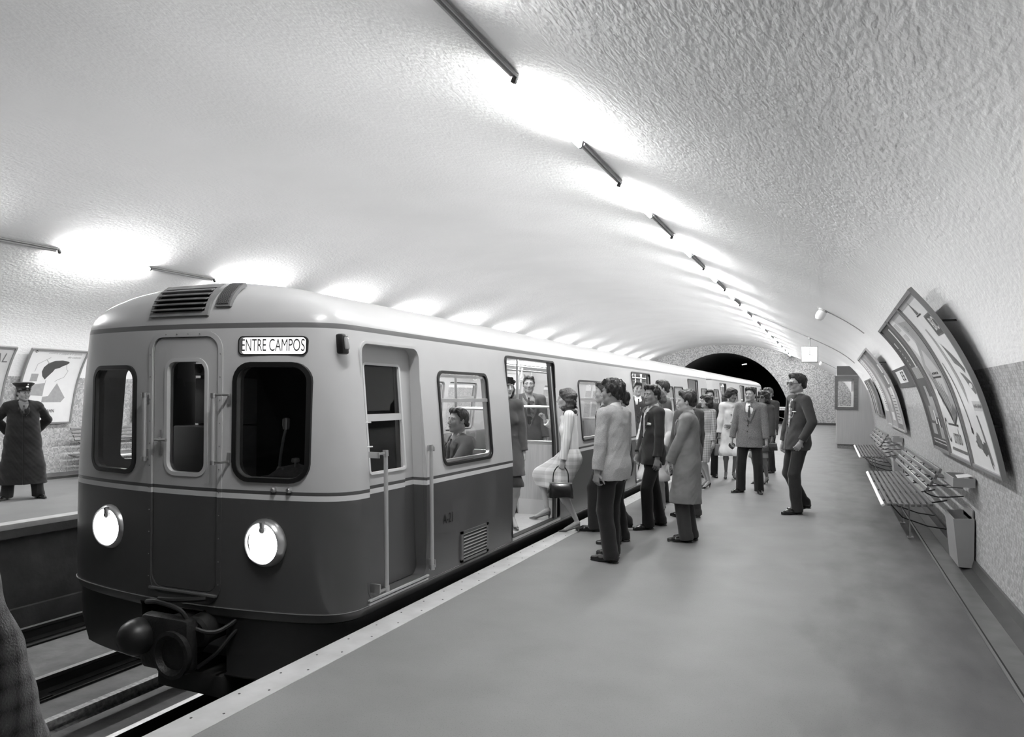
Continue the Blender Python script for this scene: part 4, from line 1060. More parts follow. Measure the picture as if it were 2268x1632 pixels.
    for y, z0_, z1_ in ((a+.135, .19, 1.13), (b-.0, .205, 1.13)):
        mb = MB(); mb.tube([(HW+.055, y, z0_), (HW+.055, y, z1_)], .015, 12); gh = mb.build('grab_handle', M_alu2, root)
        mb = MB(); s_ = -1 if y < a+.3 else 1
        for z in (z0_, z1_):
            mb.lathe([(.02, -.02), (.02, .02)], 12, Matrix.Translation((HW+.055, y, z)))
            yy = y+s_*(.09 if s_ < 0 else .04)
            mb.box(HW+.045, HW+.062, min(y, yy), max(y, yy), z-.008, z+.008, bev=.003); mb.box(HW-.02, HW+.062, yy-.006, yy+.006, z-.03 if z > .5 else z-.012, z+.012 if z > .5 else z+.05, bev=.002)
            mb.build('handle_bracket', M_chr, gh); mb = MB()
    # fleet number and vent
    V, F = text_geo('A-21', .115, .006, 'LEFT', 0, .82); mb = MB(); mb.add([(HW+.0065, 1.505+v[0], .525+v[1]) for v in V], F); mb.build('fleet_number', mat('number_ink', .07, .4), root, fixn=False)
    mb = MB(); a_, b_, c_, d_ = 1.82, 2.36, .115, .375
    x = HW+.003; mb.box(x-.005, x+.012, a_, b_, c_, c_+.02); mb.box(x-.005, x+.012, a_, b_, d_-.02, d_); mb.box(x-.005, x+.012, a_, a_+.04, c_, d_); mb.box(x-.005, x+.012, b_-.04, b_, c_, d_)
    vt = mb.build('side_vent', M_lower, root)
    mb = MB(); mb.box(x-.005, x+.001, a_+.03, b_-.03, c_+.015, d_-.015); mb.build('vent_recess', M_rub, vt)
    mb = MB()
    for i in range(8):
        z = c_+.032+i*.0285; mb.add([(x+.002, a_+.04, z+.012), (x+.002, b_-.04, z+.012), (x+.013, b_-.04, z), (x+.013, a_+.04, z), (x+.002, a_+.04, z+.006), (x+.002, b_-.04, z+.006)], [(0, 1, 2, 3), (3, 2, 5, 4)])
    mb.build('louvre', mat('vent_slat', .5, .35), vt, kind='stuff')
    DEFORM = None
    # coupler: bell, buffer face, hoses
    DEFORM = lambda v: (v[0]+.26, v[1]+.06, v[2]+.12)
    mb = MB(); q = Matrix.Translation((-.12, .1, -.24)) @ Matrix.Rotation(PI/2, 4, 'X')
    mb.lathe([(.10, -.5), (.11, .0), (.15, .08), (.155, .30), (.12, .31)], 20, q)
    mb.box(-.30, .14, -.28, -.16, -.42, -.05, bev=.05)
    cp = mb.build('coupler', mat('coupler_iron', .11, .5, var=.3, vscale=20, bump=.3, bscale=50), root)
    mb = MB(); q = Matrix.Translation((-.27, -.27, -.20)) @ Matrix.Rotation(PI/2, 4, 'X')
    mb.lathe([(.12, 0), (.12, .05), (.105, .1), (.07, .14), (.02, .155)], 24, q); mb.build('coupler_cone', mat('coupler_iron2', .14, .4, var=.2), cp)
    mb = MB(); q = Matrix.Translation((.03, -.27, -.28)) @ Matrix.Rotation(PI/2, 4, 'X')
    mb.lathe([(.15, 0), (.155, .04), (.13, .045), (.10, .0), (.03, -.06)], 24, q); mb.build('coupler_cup', MATS['coupler_iron'], cp)
    mb = MB(); mb.tube(catmull([(-.25, -.25, .02), (-.1, -.3, .05), (.05, -.25, .0), (.12, -.2, -.12), (.22, -.1, -.16), (.3, .05, -.08)], 6), .016, 8)
    mb.tube(catmull([(-.2, -.2, .03), (-.02, -.18, .04), (.12, -.1, .045)], 6), .018, 8); mb.tube(catmull([(.1, -.15, -.4), (.22, -.1, -.3), (.28, .0, -.18), (.36, .1, -.1)], 6), .014, 8)
    mb.build('air_hose', mat('hose_rubber', .11, .5), cp)
    DEFORM = None
    mb = MB(); mb.box(-.14, .46, .02, .35, -.52, -.36, bev=.03); mb.build('coupler_mount', M_under, root)
    mb = MB(); mb.lathe([(.10, -.20), (.11, .04), (.09, .06)], 20, Matrix.Translation((.30, .0, -.06)) @ Matrix.Rotation(PI/2+.15, 4, 'X')); mb.build('brake_cylinder', M_under, root)
    # cab interior
    mb = MB(); mb.box(-.9, 1.1, .30, .55, .12, .92, bev=.02); mb.box(.55, 1.0, .24, .5, .90, .965, bev=.02); dk = mb.build('driver_desk', M_cabp, root)
    mb = MB(); mb.box(-.82, -.40, .98, 1.275, 1.27, 1.66, bev=.01); mb.box(-.98, -.40, .90, 1.275, .12, 1.25, bev=.01); cb = mb.build('cab_cabinet', mat('cab_cabinet', .42, .5), root)
    mb = MB(); mb.box(-.80, -.56, .95, 1.0, 1.68, 1.78, bev=.005)
    for x in (-.74, -.64): mb.lathe([(.03, 0), (.032, .015), (.02, .018)], 14, Matrix.Translation((x, .952, 1.73)) @ Matrix.Rotation(PI/2, 4, 'X'))
    mb.build('gauge_box', mat('gauge_dark', .16, .4), cb)
    mb = MB(); mb.box(-1.20, -1.14, 1.0, 1.29, .12, 2.0); mb.box(-1.1, 1.1, .25, 1.3, 2.02, 2.04); mb.build('cab_lining', M_cab, root)
    mb = MB(); mb.tube(catmull([(.60, .40, .93), (.63, .38, 1.08), (.69, .34, 1.22), (.73, .32, 1.30)], 6), .010, 8); mb.lathe([(.022, 0), (.026, .03), (.026, .07), (.018, .08)], 14, Matrix.Translation((.735, .315, 1.29))); mb.build('microphone', M_chr, dk)
    mb = MB(); mb.tube([(.78, .36, .96), (.78, .36, 1.07)], .008, 8); mb.lathe([(.026, 0), (.03, .01), (.026, .03), (.0, .035)], 14, Matrix.Translation((.78, .36, 1.06))); mb.build('control_key', M_chr, dk)
    # papers on the desk
    mb = MB(); mb.add([(.66, .22, .975), (.97, .20, .972), (1.0, .42, .99), (.74, .44, 1.045), (.70, .30, 1.03)], [(0, 1, 2, 3, 4)]); mb.add([(.64, .30, .97), (.75, .26, .97), (.76, .27, 1.03), (.65, .33, 1.03)], [(0, 1, 2, 3)])
    o = mb.build('newspaper', mat('newsprint', .68, .6, var=.15, vscale=50), fixn=False, label='folded newspaper lying on the driver desk behind the right windscreen', cat='newspaper'); o.location = (XT, YF, 0)
def mesh_mat():
    m = mat('wire_mesh', .3, .5, metal=.3); nt = m.node_tree; b = nt.nodes['Principled BSDF']
    tc = nt.nodes.new('ShaderNodeTexCoord'); mp = nt.nodes.new('ShaderNodeMapping'); mp.inputs['Rotation'].default_value = (0, 0, 0); mp.inputs['Scale'].default_value = (150, 150, 150)
    ch = nt.nodes.new('ShaderNodeTexChecker'); ch.inputs['Scale'].default_value = 1; ch.inputs['Color1'].default_value = (.02, .02, .02, 1); ch.inputs['Color2'].default_value = (.16, .16, .16, 1)
    nt.links.new(tc.outputs['Object'], mp.inputs[0]); nt.links.new(mp.outputs[0], ch.inputs['Vector']); nt.links.new(ch.outputs[0], b.inputs['Base Color']); return m
car1 = make_car(1)
car2 = make_car(-1)
car2.location = (XT, YF+2*CARLEN+.25, 0); car2.rotation_euler = (0, 0, PI)
front_details(car1)
car1['label'] = 'leading metro carriage with ENTRE CAMPOS sign, lit headlamps and number A-21'; car2['label'] = 'rear metro carriage beyond the gangway joint, running to the tunnel end'
for c_ in (car1, car2): c_['category'] = 'train carriage'; c_['group'] = 'carriages of the train'
mb = MB()
mb.box(XT-1.05, XT+1.05, YF+CARLEN+.003, YF+CARLEN+.247, .0, 2.15, bev=.03)
o = mb.build('gangway_bellows', mat('bellows_grey', .6, .6), label='narrow pale gangway joint between the two carriages', cat='gangway')
# ================================================================== PEOPLE
# Every figure is modelled as a smooth implicit surface (limbs, torso, face, fingers) and turned into one mesh.
def _n(v): v = np.asarray(v, float); return v/max(1e-9, np.linalg.norm(v))
V3 = lambda *a: np.array(a, float)
def rotz(a): c, s = math.cos(a), math.sin(a); return np.array([[c, -s, 0], [s, c, 0], [0, 0, 1.]])
def rotx(a): c, s = math.cos(a), math.sin(a); return np.array([[1., 0, 0], [0, c, -s], [0, s, c]])
def roty(a): c, s = math.cos(a), math.sin(a); return np.array([[c, 0, s], [0, 1., 0], [-s, 0, c]])
class SDF:
    def __init__(s, vox): s.vox = vox; s.pr = []
    def add(s, fn, lo, hi, k=.01, op='u'): s.pr.append((fn, np.asarray(lo, float), np.asarray(hi, float), k, op)); return s
    def cap(s, a, b, ra, rb=None, k=.02, op='u', R_=None, sc=(1, 1, 1), n=None):
        """round cone from a to b; R_ and sc flatten it along a local axis"""
        a = np.asarray(a, float); b = np.asarray(b, float); rb = ra if rb is None else rb; m = max(ra, rb)
        sc = np.asarray(sc, float)
        if R_ is None:
            ba = b-a; L = max(ba@ba, 1e-9)
            def fn(P):
                pa = P-a; t = np.clip((pa@ba)/L, 0, 1); return np.sqrt(((pa-t[..., None]*ba)**2).sum(-1))-(ra+(rb-ra)*t)
        else:
            Q = (R_.T)/sc[:, None]; f = float(sc.min()); b2 = Q@(b-a); L = max(b2@b2, 1e-9)
            def fn(P):
                pa = (P-a)@Q.T; t = np.clip((pa@b2)/L, 0, 1); return (np.sqrt(((pa-t[..., None]*b2)**2).sum(-1))-(ra+(rb-ra)*t))*max(f, .55)
            m = m*float(sc.max())
        return s.add(fn, np.minimum(a, b)-m, np.maximum(a, b)+m, k, op)
    def ell(s, c, r, R_=None, k=.01, op='u'):
        c = np.asarray(c, float); r = np.asarray(r, float); R_ = np.eye(3) if R_ is None else R_; m = r.min()
        def fn(P):
            q = (P-c)@R_; k0 = np.sqrt(((q/r)**2).sum(-1)); k1 = np.sqrt(((q/(r*r))**2).sum(-1))+1e-9; return k0*(k0-1)/k1
        M_ = np.sqrt(((R_*r)**2).sum(1)); return s.add(fn, c-M_, c+M_, k, op)
    def half(s, fn, k=.004):      # global cut: keep where fn < 0
        s.pr.append((fn, None, None, k, 'cut')); return s
    def disp(s, fn): s.pr.append((fn, None, None, 0, 'disp')); return s
    def mesh(s):
        vx = s.vox; B = [(lo, hi) for _, lo, hi, _, op in s.pr if lo is not None and op == 'u']
        lo = np.min([b[0] for b in B], 0)-4*vx-.012; hi = np.max([b[1] for b in B], 0)+4*vx+.012
        n = np.ceil((hi-lo)/vx).astype(int)+1
        F = np.full(n, .08, np.float32)
        ax = [lo[i]+vx*np.arange(n[i]) for i in range(3)]
        def grid(i0, i1): return np.stack(np.meshgrid(ax[0][i0[0]:i1[0]], ax[1][i0[1]:i1[1]], ax[2][i0[2]:i1[2]], indexing='ij'), -1)
        for fn, l, h, k, op in s.pr:
            if l is None:
                # evaluate only near the surface
                idx = np.nonzero(F < .05 if op == 'cut' else np.abs(F) < .03)
                P = np.stack([ax[i][idx[i]] for i in range(3)], -1); d = fn(P)
                if op == 'disp': F[idx] += d.astype(np.float32)
                else: F[idx] = np.maximum(F[idx], d.astype(np.float32))
                continue
            mg = max(k, .01)+3*vx
            i0 = np.maximum(np.floor((l-mg-lo)/vx).astype(int), 0); i1 = np.minimum(np.ceil((h+mg-lo)/vx).astype(int)+1, n)
            if (i1 <= i0).any(): continue
            d = fn(grid(i0, i1)).astype(np.float32); S = tuple(slice(a, b) for a, b in zip(i0, i1)); f = F[S]
            if op == 'u':
                h_ = np.maximum(k-np.abs(f-d), 0)/max(k, 1e-6); F[S] = np.minimum(f, d)-h_*h_*k*.25
            else:
                d = -d; h_ = np.maximum(k-np.abs(f-d), 0)/max(k, 1e-6); F[S] = np.maximum(f, d)+h_*h_*k*.25
        return surface_net(F, lo, vx)
def surface_net(F, lo, vx):
    n = F.shape; ins = F < 0
    cn = (n[0]-1, n[1]-1, n[2]-1)
    acc = np.zeros((cn[0]*cn[1]*cn[2], 3), np.float32); cnt = np.zeros(cn[0]*cn[1]*cn[2], np.int32)
    quads = []
    cid = lambda i, j, k: (i*cn[1]+j)*cn[2]+k
    for a in range(3):
        b, c = (a+1) % 3, (a+2) % 3
        s0 = [slice(None)]*3; s1 = [slice(None)]*3; s0[a] = slice(0, -1); s1[a] = slice(1, None)
        x = ins[tuple(s0)] != ins[tuple(s1)]; idx = np.argwhere(x)
        f0 = F[tuple(s0)][x]; f1 = F[tuple(s1)][x]; t = f0/(f0-f1)
        pos = idx.astype(np.float32); pos[:, a] += t
        ok = (idx[:, b] > 0) & (idx[:, c] > 0) & (idx[:, b] < n[b]-1) & (idx[:, c] < n[c]-1)
        idx = idx[ok]; pos = pos[ok]; fl = (f0 < 0)[ok]; q = []
        for db, dc in ((0, 0), (-1, 0), (-1, -1), (0, -1)):
            j = idx.copy(); j[:, b] += db; j[:, c] += dc; ci = cid(j[:, 0], j[:, 1], j[:, 2]); q.append(ci)
            for d in range(3): acc[:, d] += np.bincount(ci, pos[:, d], len(acc)).astype(np.float32)
            cnt += np.bincount(ci, minlength=len(cnt)).astype(np.int32)
        q = np.stack(q, 1); q[~fl] = q[~fl][:, ::-1]; quads.append(q)
    quads = np.concatenate(quads); used = np.nonzero(cnt)[0]; mp = np.zeros(len(cnt), np.int64); mp[used] = np.arange(len(used))
    V = acc[used]/cnt[used][:, None]*vx+lo
    return V, mp[quads][:, ::-1]
def np_obj(name, parts, m, parent, scale, **kw):
    V = []; Q = []; o = 0
    for v, q in parts: V.append(v); Q.append(q+o); o += len(v)
    V = np.concatenate(V)*scale; Q = np.concatenate(Q)
    me = bpy.data.meshes.new(name); me.vertices.add(len(V)); me.vertices.foreach_set('co', V.astype(np.float32).ravel())
    me.loops.add(len(Q)*4); me.loops.foreach_set('vertex_index', Q.astype(np.int32).ravel())
    me.polygons.add(len(Q)); me.polygons.foreach_set('loop_start', np.arange(0, len(Q)*4, 4, dtype=np.int32))
    me.polygons.foreach_set('use_smooth', np.ones(len(Q), bool)); me.materials.append(m); me.update(); me.validate()
    return link(bpy.data.objects.new(name, me), parent, **kw)
def wrinkle(amp, seed, fz=16, fx=9):
    r = np.random.RandomState(seed); ph = r.rand(8)*6.28; d = r.rand(8)*.8+.6
    def fn(P):
        x, y, z = P[..., 0], P[..., 1], P[..., 2]
        a = np.sin(fz*d[0]*(z+.45*x)+ph[0]+1.6*np.sin(fx*d[1]*x+ph[1]))*np.sin(fx*d[2]*y+ph[2]+2*z)
        b = np.sin(2.1*fz*d[3]*(z-.6*x+.5*y)+ph[3]+1.2*np.sin(fx*1.7*y+ph[4]))*np.sin(1.9*fx*d[4]*x+ph[5])
        return amp*(.65*a+.45*b)
    return fn
def ik(a, b, l1, l2, hint):
    a, b = np.asarray(a, float), np.asarray(b, float); d = b-a; L = np.linalg.norm(d)
    if L > (l1+l2)*.999: b = a+d/L*(l1+l2)*.999; d = b-a; L = np.linalg.norm(d)
    u = d/L; x = (l1*l1-l2*l2+L*L)/(2*L); h = math.sqrt(max(l1*l1-x*x, 1e-6)); hv = np.asarray(hint, float); hv = hv-(hv@u)*u
    return a+u*x+_n(hv)*h, b
SKIN = {g: mat('skin_%d' % int(g*100), g, .5, bump=.03, bscale=300, spec=.35) for g in (.62, .68, .55, .48)}
M_hair = {g: mat('hair_%d' % int(g*100), g, .42, bump=.5, bscale=90, var=.3, vscale=30, stretch=(1, 1, .25), spec=.5) for g in (.12, .20, .34, .50)}
M_eye = mat('eye_dark', .08, .2, spec=.7); M_lip = mat('lip', .42, .4); M_brow = mat('brow', .16, .7)
M_shoe = mat('shoe_leather', .10, .22, spec=.7); M_shirt = mat('shirt_white', .88, .7, bump=.1, bscale=60)
def cloth(g, kind=None, g2=None, sc=60, var=.08):
    nm = 'cloth_%s_%d' % (kind or 'plain', int(g*100))
    if kind: return pattern_mat(nm+('_%d' % int(g2*100)), kind, g, g2, sc)
    return mat(nm, g, .9, bump=.25, bscale=240, var=var, vscale=14, sheen=.15, spec=.2)
def hand(S, W, d, nrm, side, curl=.45, spread=.05, s=1.0):
    """palm + five unequal bent fingers; d = direction of the fingers, nrm = where the palm faces; side +1 = thumb on the +lateral side"""
    d = _n(d); nrm = _n(np.asarray(nrm)-(np.asarray(nrm)@d)*d); lat = np.cross(nrm, d)*side
    R_ = np.stack([lat, nrm, d], 1)
    S.cap(W, W+d*.03*s, .025*s, .03*s, k=.02, R_=R_, sc=(1, .62, 1))
    S.cap(W+d*.035*s+lat*.018*s, W+d*.082*s+lat*.026*s, .017*s, .015*s, k=.012); S.cap(W+d*.035*s-lat*.015*s, W+d*.078*s-lat*.026*s, .016*s, .014*s, k=.014); S.cap(W+d*.03*s, W+d*.084*s, .019*s, .015*s, k=.014)
    Ls = (.074, .084, .078, .062)
    for i, L in enumerate(Ls):
        o = (.031, .0105, -.0105, -.030)[i]; p = W+(d*(.085-.004*abs(i-1.2))+lat*o)*s; a = .0
        ang = curl*.75*(1+.10*i); dd = d+lat*spread*(1.2-i)*.8
        for q, (fr, r) in enumerate(((.45, .0092), (.32, .0084), (.25, .0074))):
            a += ang if q == 0 else curl*1.05
            v = _n(dd)*math.cos(a)+nrm*math.sin(a); e = p+v*L*fr*s
            S.cap(p, e, r*s, (r-.0008)*s, k=.003 if q else .007); p = e
    p = W+(d*.022+lat*.022)*s
    for q, (L, r, v) in enumerate(((.044, .0125, d*.62+lat*.72+nrm*.28), (.033, .0105, d*.80+lat*.36+nrm*(.3+.3*curl)), (.027, .0092, d*.86+lat*.08+nrm*(.35+.5*curl)))):
        e = p+_n(v)*L*s; S.cap(p, e, r*s, (r-.001)*s, k=.006); p = e
def pump_shoe(S, A, toe, r=1):
    """woman's court shoe: sole, toe box, stiletto heel. A = ankle point (above heel), toe dir unit"""
def add_label(t, lab): t['label'] = lab; t['category'] = 'person'
PEOPLE = []
def person(name_label, pos, face, H=1.68, sex='m', vox=.006, z0=0.0, feet=None, hands=None, elbows=None, knees=None, head=(0, 0), lean=(0, 0), twist=0, hips=(0, 0, 0), top=None, bottom=None,
           hair=('short', .12), skin=.62, shoes='m', fat=1.0, extras=(), curls=(.5, .5), fingers=None, palms=None, tie=None, shirt=True, sit=False, hshape=None, seed=1, group=None, chestz=None):
    """pos: world x,y of the feet; face: heading in degrees, 0 looks along +Y (away from the camera), counter-clockwise"""
    sc = H/1.75; male = sex == 'm'
    root = thing('person', name_label, 'person', (pos[0], pos[1], z0), R(face), group)
    feet = feet or [(-.11, .02, 0, 8), (.11, -.02, 0, -8)]            # x, y, z, toe angle
    feet = [(f+(0,))[:5] if len(f) < 5 else f for f in feet]           # 5th: heel lift
    wom = not male
    hip = V3(hips[0], hips[1], .935+hips[2]); Rt = rotz(R(twist)) @ rotx(-R(lean[0])) @ roty(R(lean[1]))
    T = lambda x, y, z: hip+Rt @ V3(x, y, z-.935)
    sw = (.185 if male else .160)*(.5+.5*fat)
    sh = [T(-sw, -.005, 1.43), T(sw, -.005, 1.43)]; nb = T(0, -.01, 1.475)
    Rh = Rt @ rotz(R(head[0])) @ rotx(-R(head[1])); hc = nb+Rt @ V3(0, .022, .05)+Rh @ V3(0, .01, .105)
    Hd = lambda x, y, z: hc+Rh @ V3(x, y, z)
    hj = [hip+rotz(R(twist*.5)) @ V3(-.088, 0, -.02), hip+rotz(R(twist*.5)) @ V3(.088, 0, -.02)]
    ank = []; toe = []
    for i, (fx_, fy_, fz, ta, hl) in enumerate(feet):
        a = R(ta); td = V3(-math.sin(a), math.cos(a), 0)*1.0
        up = hl+(.055 if shoes == 'pump' else .0)
        A = V3(fx_, fy_, fz)+td*(-.045)+V3(0, 0, .088+up) ; ank.append(A); toe.append(td)
    kn = []
    for i in range(2):
        hint = (knees[i] if knees else toe[i]+V3(0, .3, .1)); k_, a_ = ik(hj[i], ank[i], .428, .410, hint); kn.append(k_); ank[i] = a_
    hands = hands or [(-.25, .06, .80), (.25, .06, .80)]
    wr = []; el = []
    for i in range(2):
        side = -1 if i == 0 else 1; hint = (elbows[i] if elbows else V3(side*.6, -1, -.2))
        e_, w_ = ik(sh[i], V3(*hands[i]), .285, .265, hint); el.append(e_); wr.append(w_)
    # ---------------- body (head, neck, trunk, arms, hands, legs)
    S = SDF(vox)
    S.ell(Hd(0, -.014, .034), (.074, .094, .084), Rh, k=.02)
    S.ell(Hd(0, .022, -.030), (.059, .068, .080), Rh, k=.03)
    S.cap(Hd(-.048, -.004, -.058), Hd(-.012, .062, -.094), .020, .017, k=.03); S.cap(Hd(.048, -.004, -.058), Hd(.012, .062, -.094), .020, .017, k=.03)
    S.ell(Hd(0, .068, -.096), (.020, .017, .016), Rh, k=.015)
    for sx in (-1, 1):
        S.ell(Hd(sx*.038, .058, -.022), (.024, .022, .026), Rh, k=.025)
        S.ell(Hd(sx*.030, .097, .006), (.018, .014, .011), Rh, k=.012, op='s')
    S.cap(Hd(-.042, .074, .026), Hd(.042, .074, .026), .011, k=.015)
    for sx in (-1, 1):
        S.ell(Hd(sx*.030, .073, .006), (.0145, .0135, .0125), Rh, k=.003)
        S.ell(Hd(sx*.077, -.006, -.004), (.007, .017, .031), Rh @ rotz(sx*.35), k=.006)
    S.cap(Hd(0, .086, .014), Hd(0, .110, -.026), .0075, .0115, k=.010)
    for sx in (-1, 1): S.ell(Hd(sx*.011, .099, -.031), (.008, .009, .007), Rh, k=.006)
    S.ell(Hd(0, .088, -.054), (.023, .009, .0055), Rh, k=.006); S.ell(Hd(0, .086, -.065), (.019, .009, .0065), Rh, k=.006)
    nr = .056 if male else .047
    S.cap(nb+Rt @ V3(0, -.005, -.02), Hd(0, -.022, -.045), nr, nr-.002, k=.03)
    w_ = (.150 if male else .130)*fat; d_ = .62
    S.cap(T(0, 0, 1.34), T(0, 0, 1.14), w_*.93, w_*.84, k=.05, R_=Rt, sc=(1, d_, 1)); S.cap(T(0, 0, 1.12), T(0, 0, .95), w_*.82, w_*.95, k=.05, R_=Rt, sc=(1, .68, 1))
    S.cap(sh[0], sh[1], .045, k=.06)
    for i in range(2):
        S.cap(sh[i], el[i], .046 if male else .040, .038 if male else .034, k=.03); S.cap(el[i], wr[i], .037 if male else .033, .025 if male else .021, k=.01)
        S.cap(hj[i], kn[i], .078, .056, k=.05); S.cap(kn[i], kn[i]*.7+ank[i]*.3+V3(0, -.012, 0)*0, .050, .051, k=.015); S.cap(kn[i]*.72+ank[i]*.28-toe[i]*.014, ank[i]+V3(0, 0, .02), .049, .029, k=.03)
        f0 = ank[i]-toe[i]*.02-V3(0, 0, .025); tz = feet[i][2]+.03
        f1 = ank[i]+toe[i]*.13; f1[2] = tz; S.cap(f0, f1, .032, .024, k=.02)
    fd = fingers or [None, None]; pn = palms or [None, None]
    for i in range(2):
        side = -1 if i == 0 else 1
        d = _n(wr[i]-el[i]) if fd[i] is None else _n(V3(*fd[i])); n_ = (V3(-side*1.0, -.15, 0) if pn[i] is None else V3(*pn[i]))
        hand(S, wr[i]+d*.012, d, n_, -1 if i == 0 else 1, curls[i], s=(1.0 if male else .9))
    np_obj('body', [S.mesh()], SKIN[skin], root, sc)
    big = vox < .0085
    if big:
        P = []
        for sx in (-1, 1): P.append(SDF(.0028).ell(Hd(sx*.030, .0835, .006), (.0062, .0045, .0062), Rh).mesh())
        np_obj('eyes', P, M_eye, root, sc)
        P = [SDF(.003).cap(Hd(sx*.014, .0865, .0255), Hd(sx*.044, .080, .0265), .0048, .0035, R_=Rh, sc=(1, 1, 1)).mesh() for sx in (-1, 1)]
        np_obj('eyebrows', P, M_brow, root, sc)
        S = SDF(.003); S.ell(Hd(0, .0885, -.0545), (.021, .0085, .0045), Rh, k=.004); S.ell(Hd(0, .0865, -.0645), (.017, .0085, .005), Rh, k=.004)
        np_obj('lips', [S.mesh()], M_lip, root, sc)
    # ---------------- hair
    hk, hg = hair[:2]
    S = SDF(vox if vox > .006 else .005)
    rr = np.random.RandomState(seed)
    if hk in ('short', 'thick', 'bald', 'quiff'):
        th = {'short': .012, 'thick': .024, 'bald': .008, 'quiff': .015}[hk]
        S.ell(Hd(0, -.020, .040), (.075+th, .095+th, .082+th), Rh, k=.01)
        if hk in ('short', 'quiff', 'thick'): S.cap(Hd(-.042, .050, .100), Hd(.042, .050, .100), .022+th*.4, k=.03)
        if hk == 'quiff': S.ell(Hd(.012, .058, .116), (.046, .030, .018), Rh, k=.02)
        S.cap(Hd(-.045, -.085, -.035), Hd(.045, -.085, -.035), .018+th*.3, k=.03)
        for sx in (-1, 1): S.cap(Hd(sx*.072, .018, .03), Hd(sx*.073, .022, -.005), .010, .006, k=.012)
        def cutf(P):
            q = (P-hc) @ Rh; y, z, x = q[..., 1], q[..., 2], np.abs(q[..., 0])
            hl = np.where(y > .02, .030+(y-.02)*.85+.0*x, np.where(y > -.03, .002, -.035-(-y-.03)*.55))
            hl = np.where((x < .060) & (y > .02), np.maximum(hl, .078), hl)
            if hk == 'bald': hl = hl+0
            return hl-z
        S.half(cutf)
        if hk == 'bald':
            S.half(lambda P: ((P-hc) @ Rh)[..., 2]-.075)
        ph = rr.rand(6)*6
        amp = {'short': .003, 'thick': .007, 'bald': .002, 'quiff': .004}[hk]
        def df(P):
            q = (P-hc) @ Rh; return amp*(np.sin(95*q[..., 0]+ph[0]+3*np.sin(40*q[..., 1]))*np.sin(60*q[..., 2]+ph[1])+.6*np.sin(150*q[..., 0]+30*q[..., 2]+ph[2]))
        S.disp(df)
    else:
        ln = {'bob': -.07, 'curly': -.09, 'long': -.21, 'bouffant': -.03}[hk]
        th = {'bob': .018, 'curly': .020, 'long': .016, 'bouffant': .032}[hk]
        S.ell(Hd(0, -.024, .036), (.074+th, .094+th, .084+th), Rh, k=.02)
        S.cap(Hd(-.045, .050, .098), Hd(.045, .050, .098), .024, k=.03)
        for sx in (-1, 0, 1):
            for j in range(5):
                t = j/4; z = .03+(ln-.03)*t; x = sx*(.072+.014*t); y = -.045-.03*abs(sx)*0-.035*(sx == 0)+(.012 if hk == 'long' else 0)*t
                S.ell(Hd(x, y, z), (.036+.006*rr.rand(), .052, .036), Rh, k=.03)
        if hk in ('curly', 'long'):
            for j in range(34 if hk == 'long' else 26):
                a = -2.6+5.2*rr.rand(); z = ln+(.10-ln)*rr.rand(); a0 = a
                z = min(z, .075); x = math.sin(a)*(.090+.01*rr.rand()); y = -math.cos(a)*(.105)-.02
                if y > .045 and z < .05: continue
                S.ell(Hd(x, y, z), (.026, .026, .024), Rh, k=.016)
        S.add(lambda P: np.sqrt(((((P-hc) @ Rh)-V3(0, .105, -.045))**2*V3(1, .55, .62)).sum(-1))-.074, Hd(0, 0, 0)-.2, Hd(0, 0, 0)+.2, .01, 's')
        ph = rr.rand(6)*6
        S.disp(lambda P: .005*np.sin(70*((P-hc) @ Rh)[..., 0]+ph[0]+2*np.sin(45*P[..., 2]))*np.sin(50*P[..., 2]+ph[1]+20*((P-hc) @ Rh)[..., 1]))
    np_obj('hair', [S.mesh()], M_hair[hg], root, sc)
    # ---------------- clothes
    tk, tm = (top or ('jacket', cloth(.2)))[:2]; opt = (top[2] if top and len(top) > 2 else {})
    fw = fat; W0 = (.172 if male else .146)*fw
    hem = {'jacket': .78, 'coat': .47, 'greatcoat': .24, 'sweater': .90, 'suit_w': .86, 'coat_w': .50, 'shirt': .92}[tk]
    hem = opt.get('hem', hem); op_ = opt.get('open', tk in ('jacket', 'coat', 'greatcoat', 'coat_w')); vz = opt.get('vz', 1.14 if tk == 'jacket' else 1.28)
    inf = {'jacket': .010, 'coat': .020, 'greatcoat': .028, 'sweater': .010, 'suit_w': .008, 'coat_w': .020, 'shirt': 0}[tk]
    dep = .66
    def torso(S, inf, hem, flare):
        S.cap(T(0, -.004, 1.335), T(0, 0, 1.16), W0*.96+inf, W0*.90+inf, k=.05, R_=Rt, sc=(1, dep, 1))
        S.cap(T(0, 0, 1.16), T(0, 0, 1.02), W0*.90+inf, (W0*.90 if male else W0*.86)+inf, k=.04, R_=Rt, sc=(1, .70, 1))
        S.cap(sh[0]+Rt @ V3(.035, 0, -.005), sh[1]-Rt @ V3(.035, 0, .005), .052+inf, k=.05)
        S.cap(T(0, -.02, 1.425), T(0, -.014, 1.440), .070+inf*.5, .060+inf*.3, k=.03)
        for q_ in (0, 1): S.cap(T(0, -.02, 1.438), sh[q_]+Rt @ V3(0, 0, .012), .038+inf*.4, .040+inf*.4, k=.03)
        if not male:
            for sx in (-1, 1): S.ell(T(sx*.058, .064+inf*(.6 if tk == 'coat_w' else 1), 1.26), (.050+inf*.4, .040, .058), Rt, k=.06)
        Rb = rotz(R(twist))
        b = V3(hip[0], hip[1], 0); wx = flare
        lowz = hem-.02
        S.cap(T(0, 0, 1.02), hip+V3(0, 0, -.02), W0*.90+inf, W0*1.0+inf, k=.04, R_=Rt, sc=(1, .72, 1))
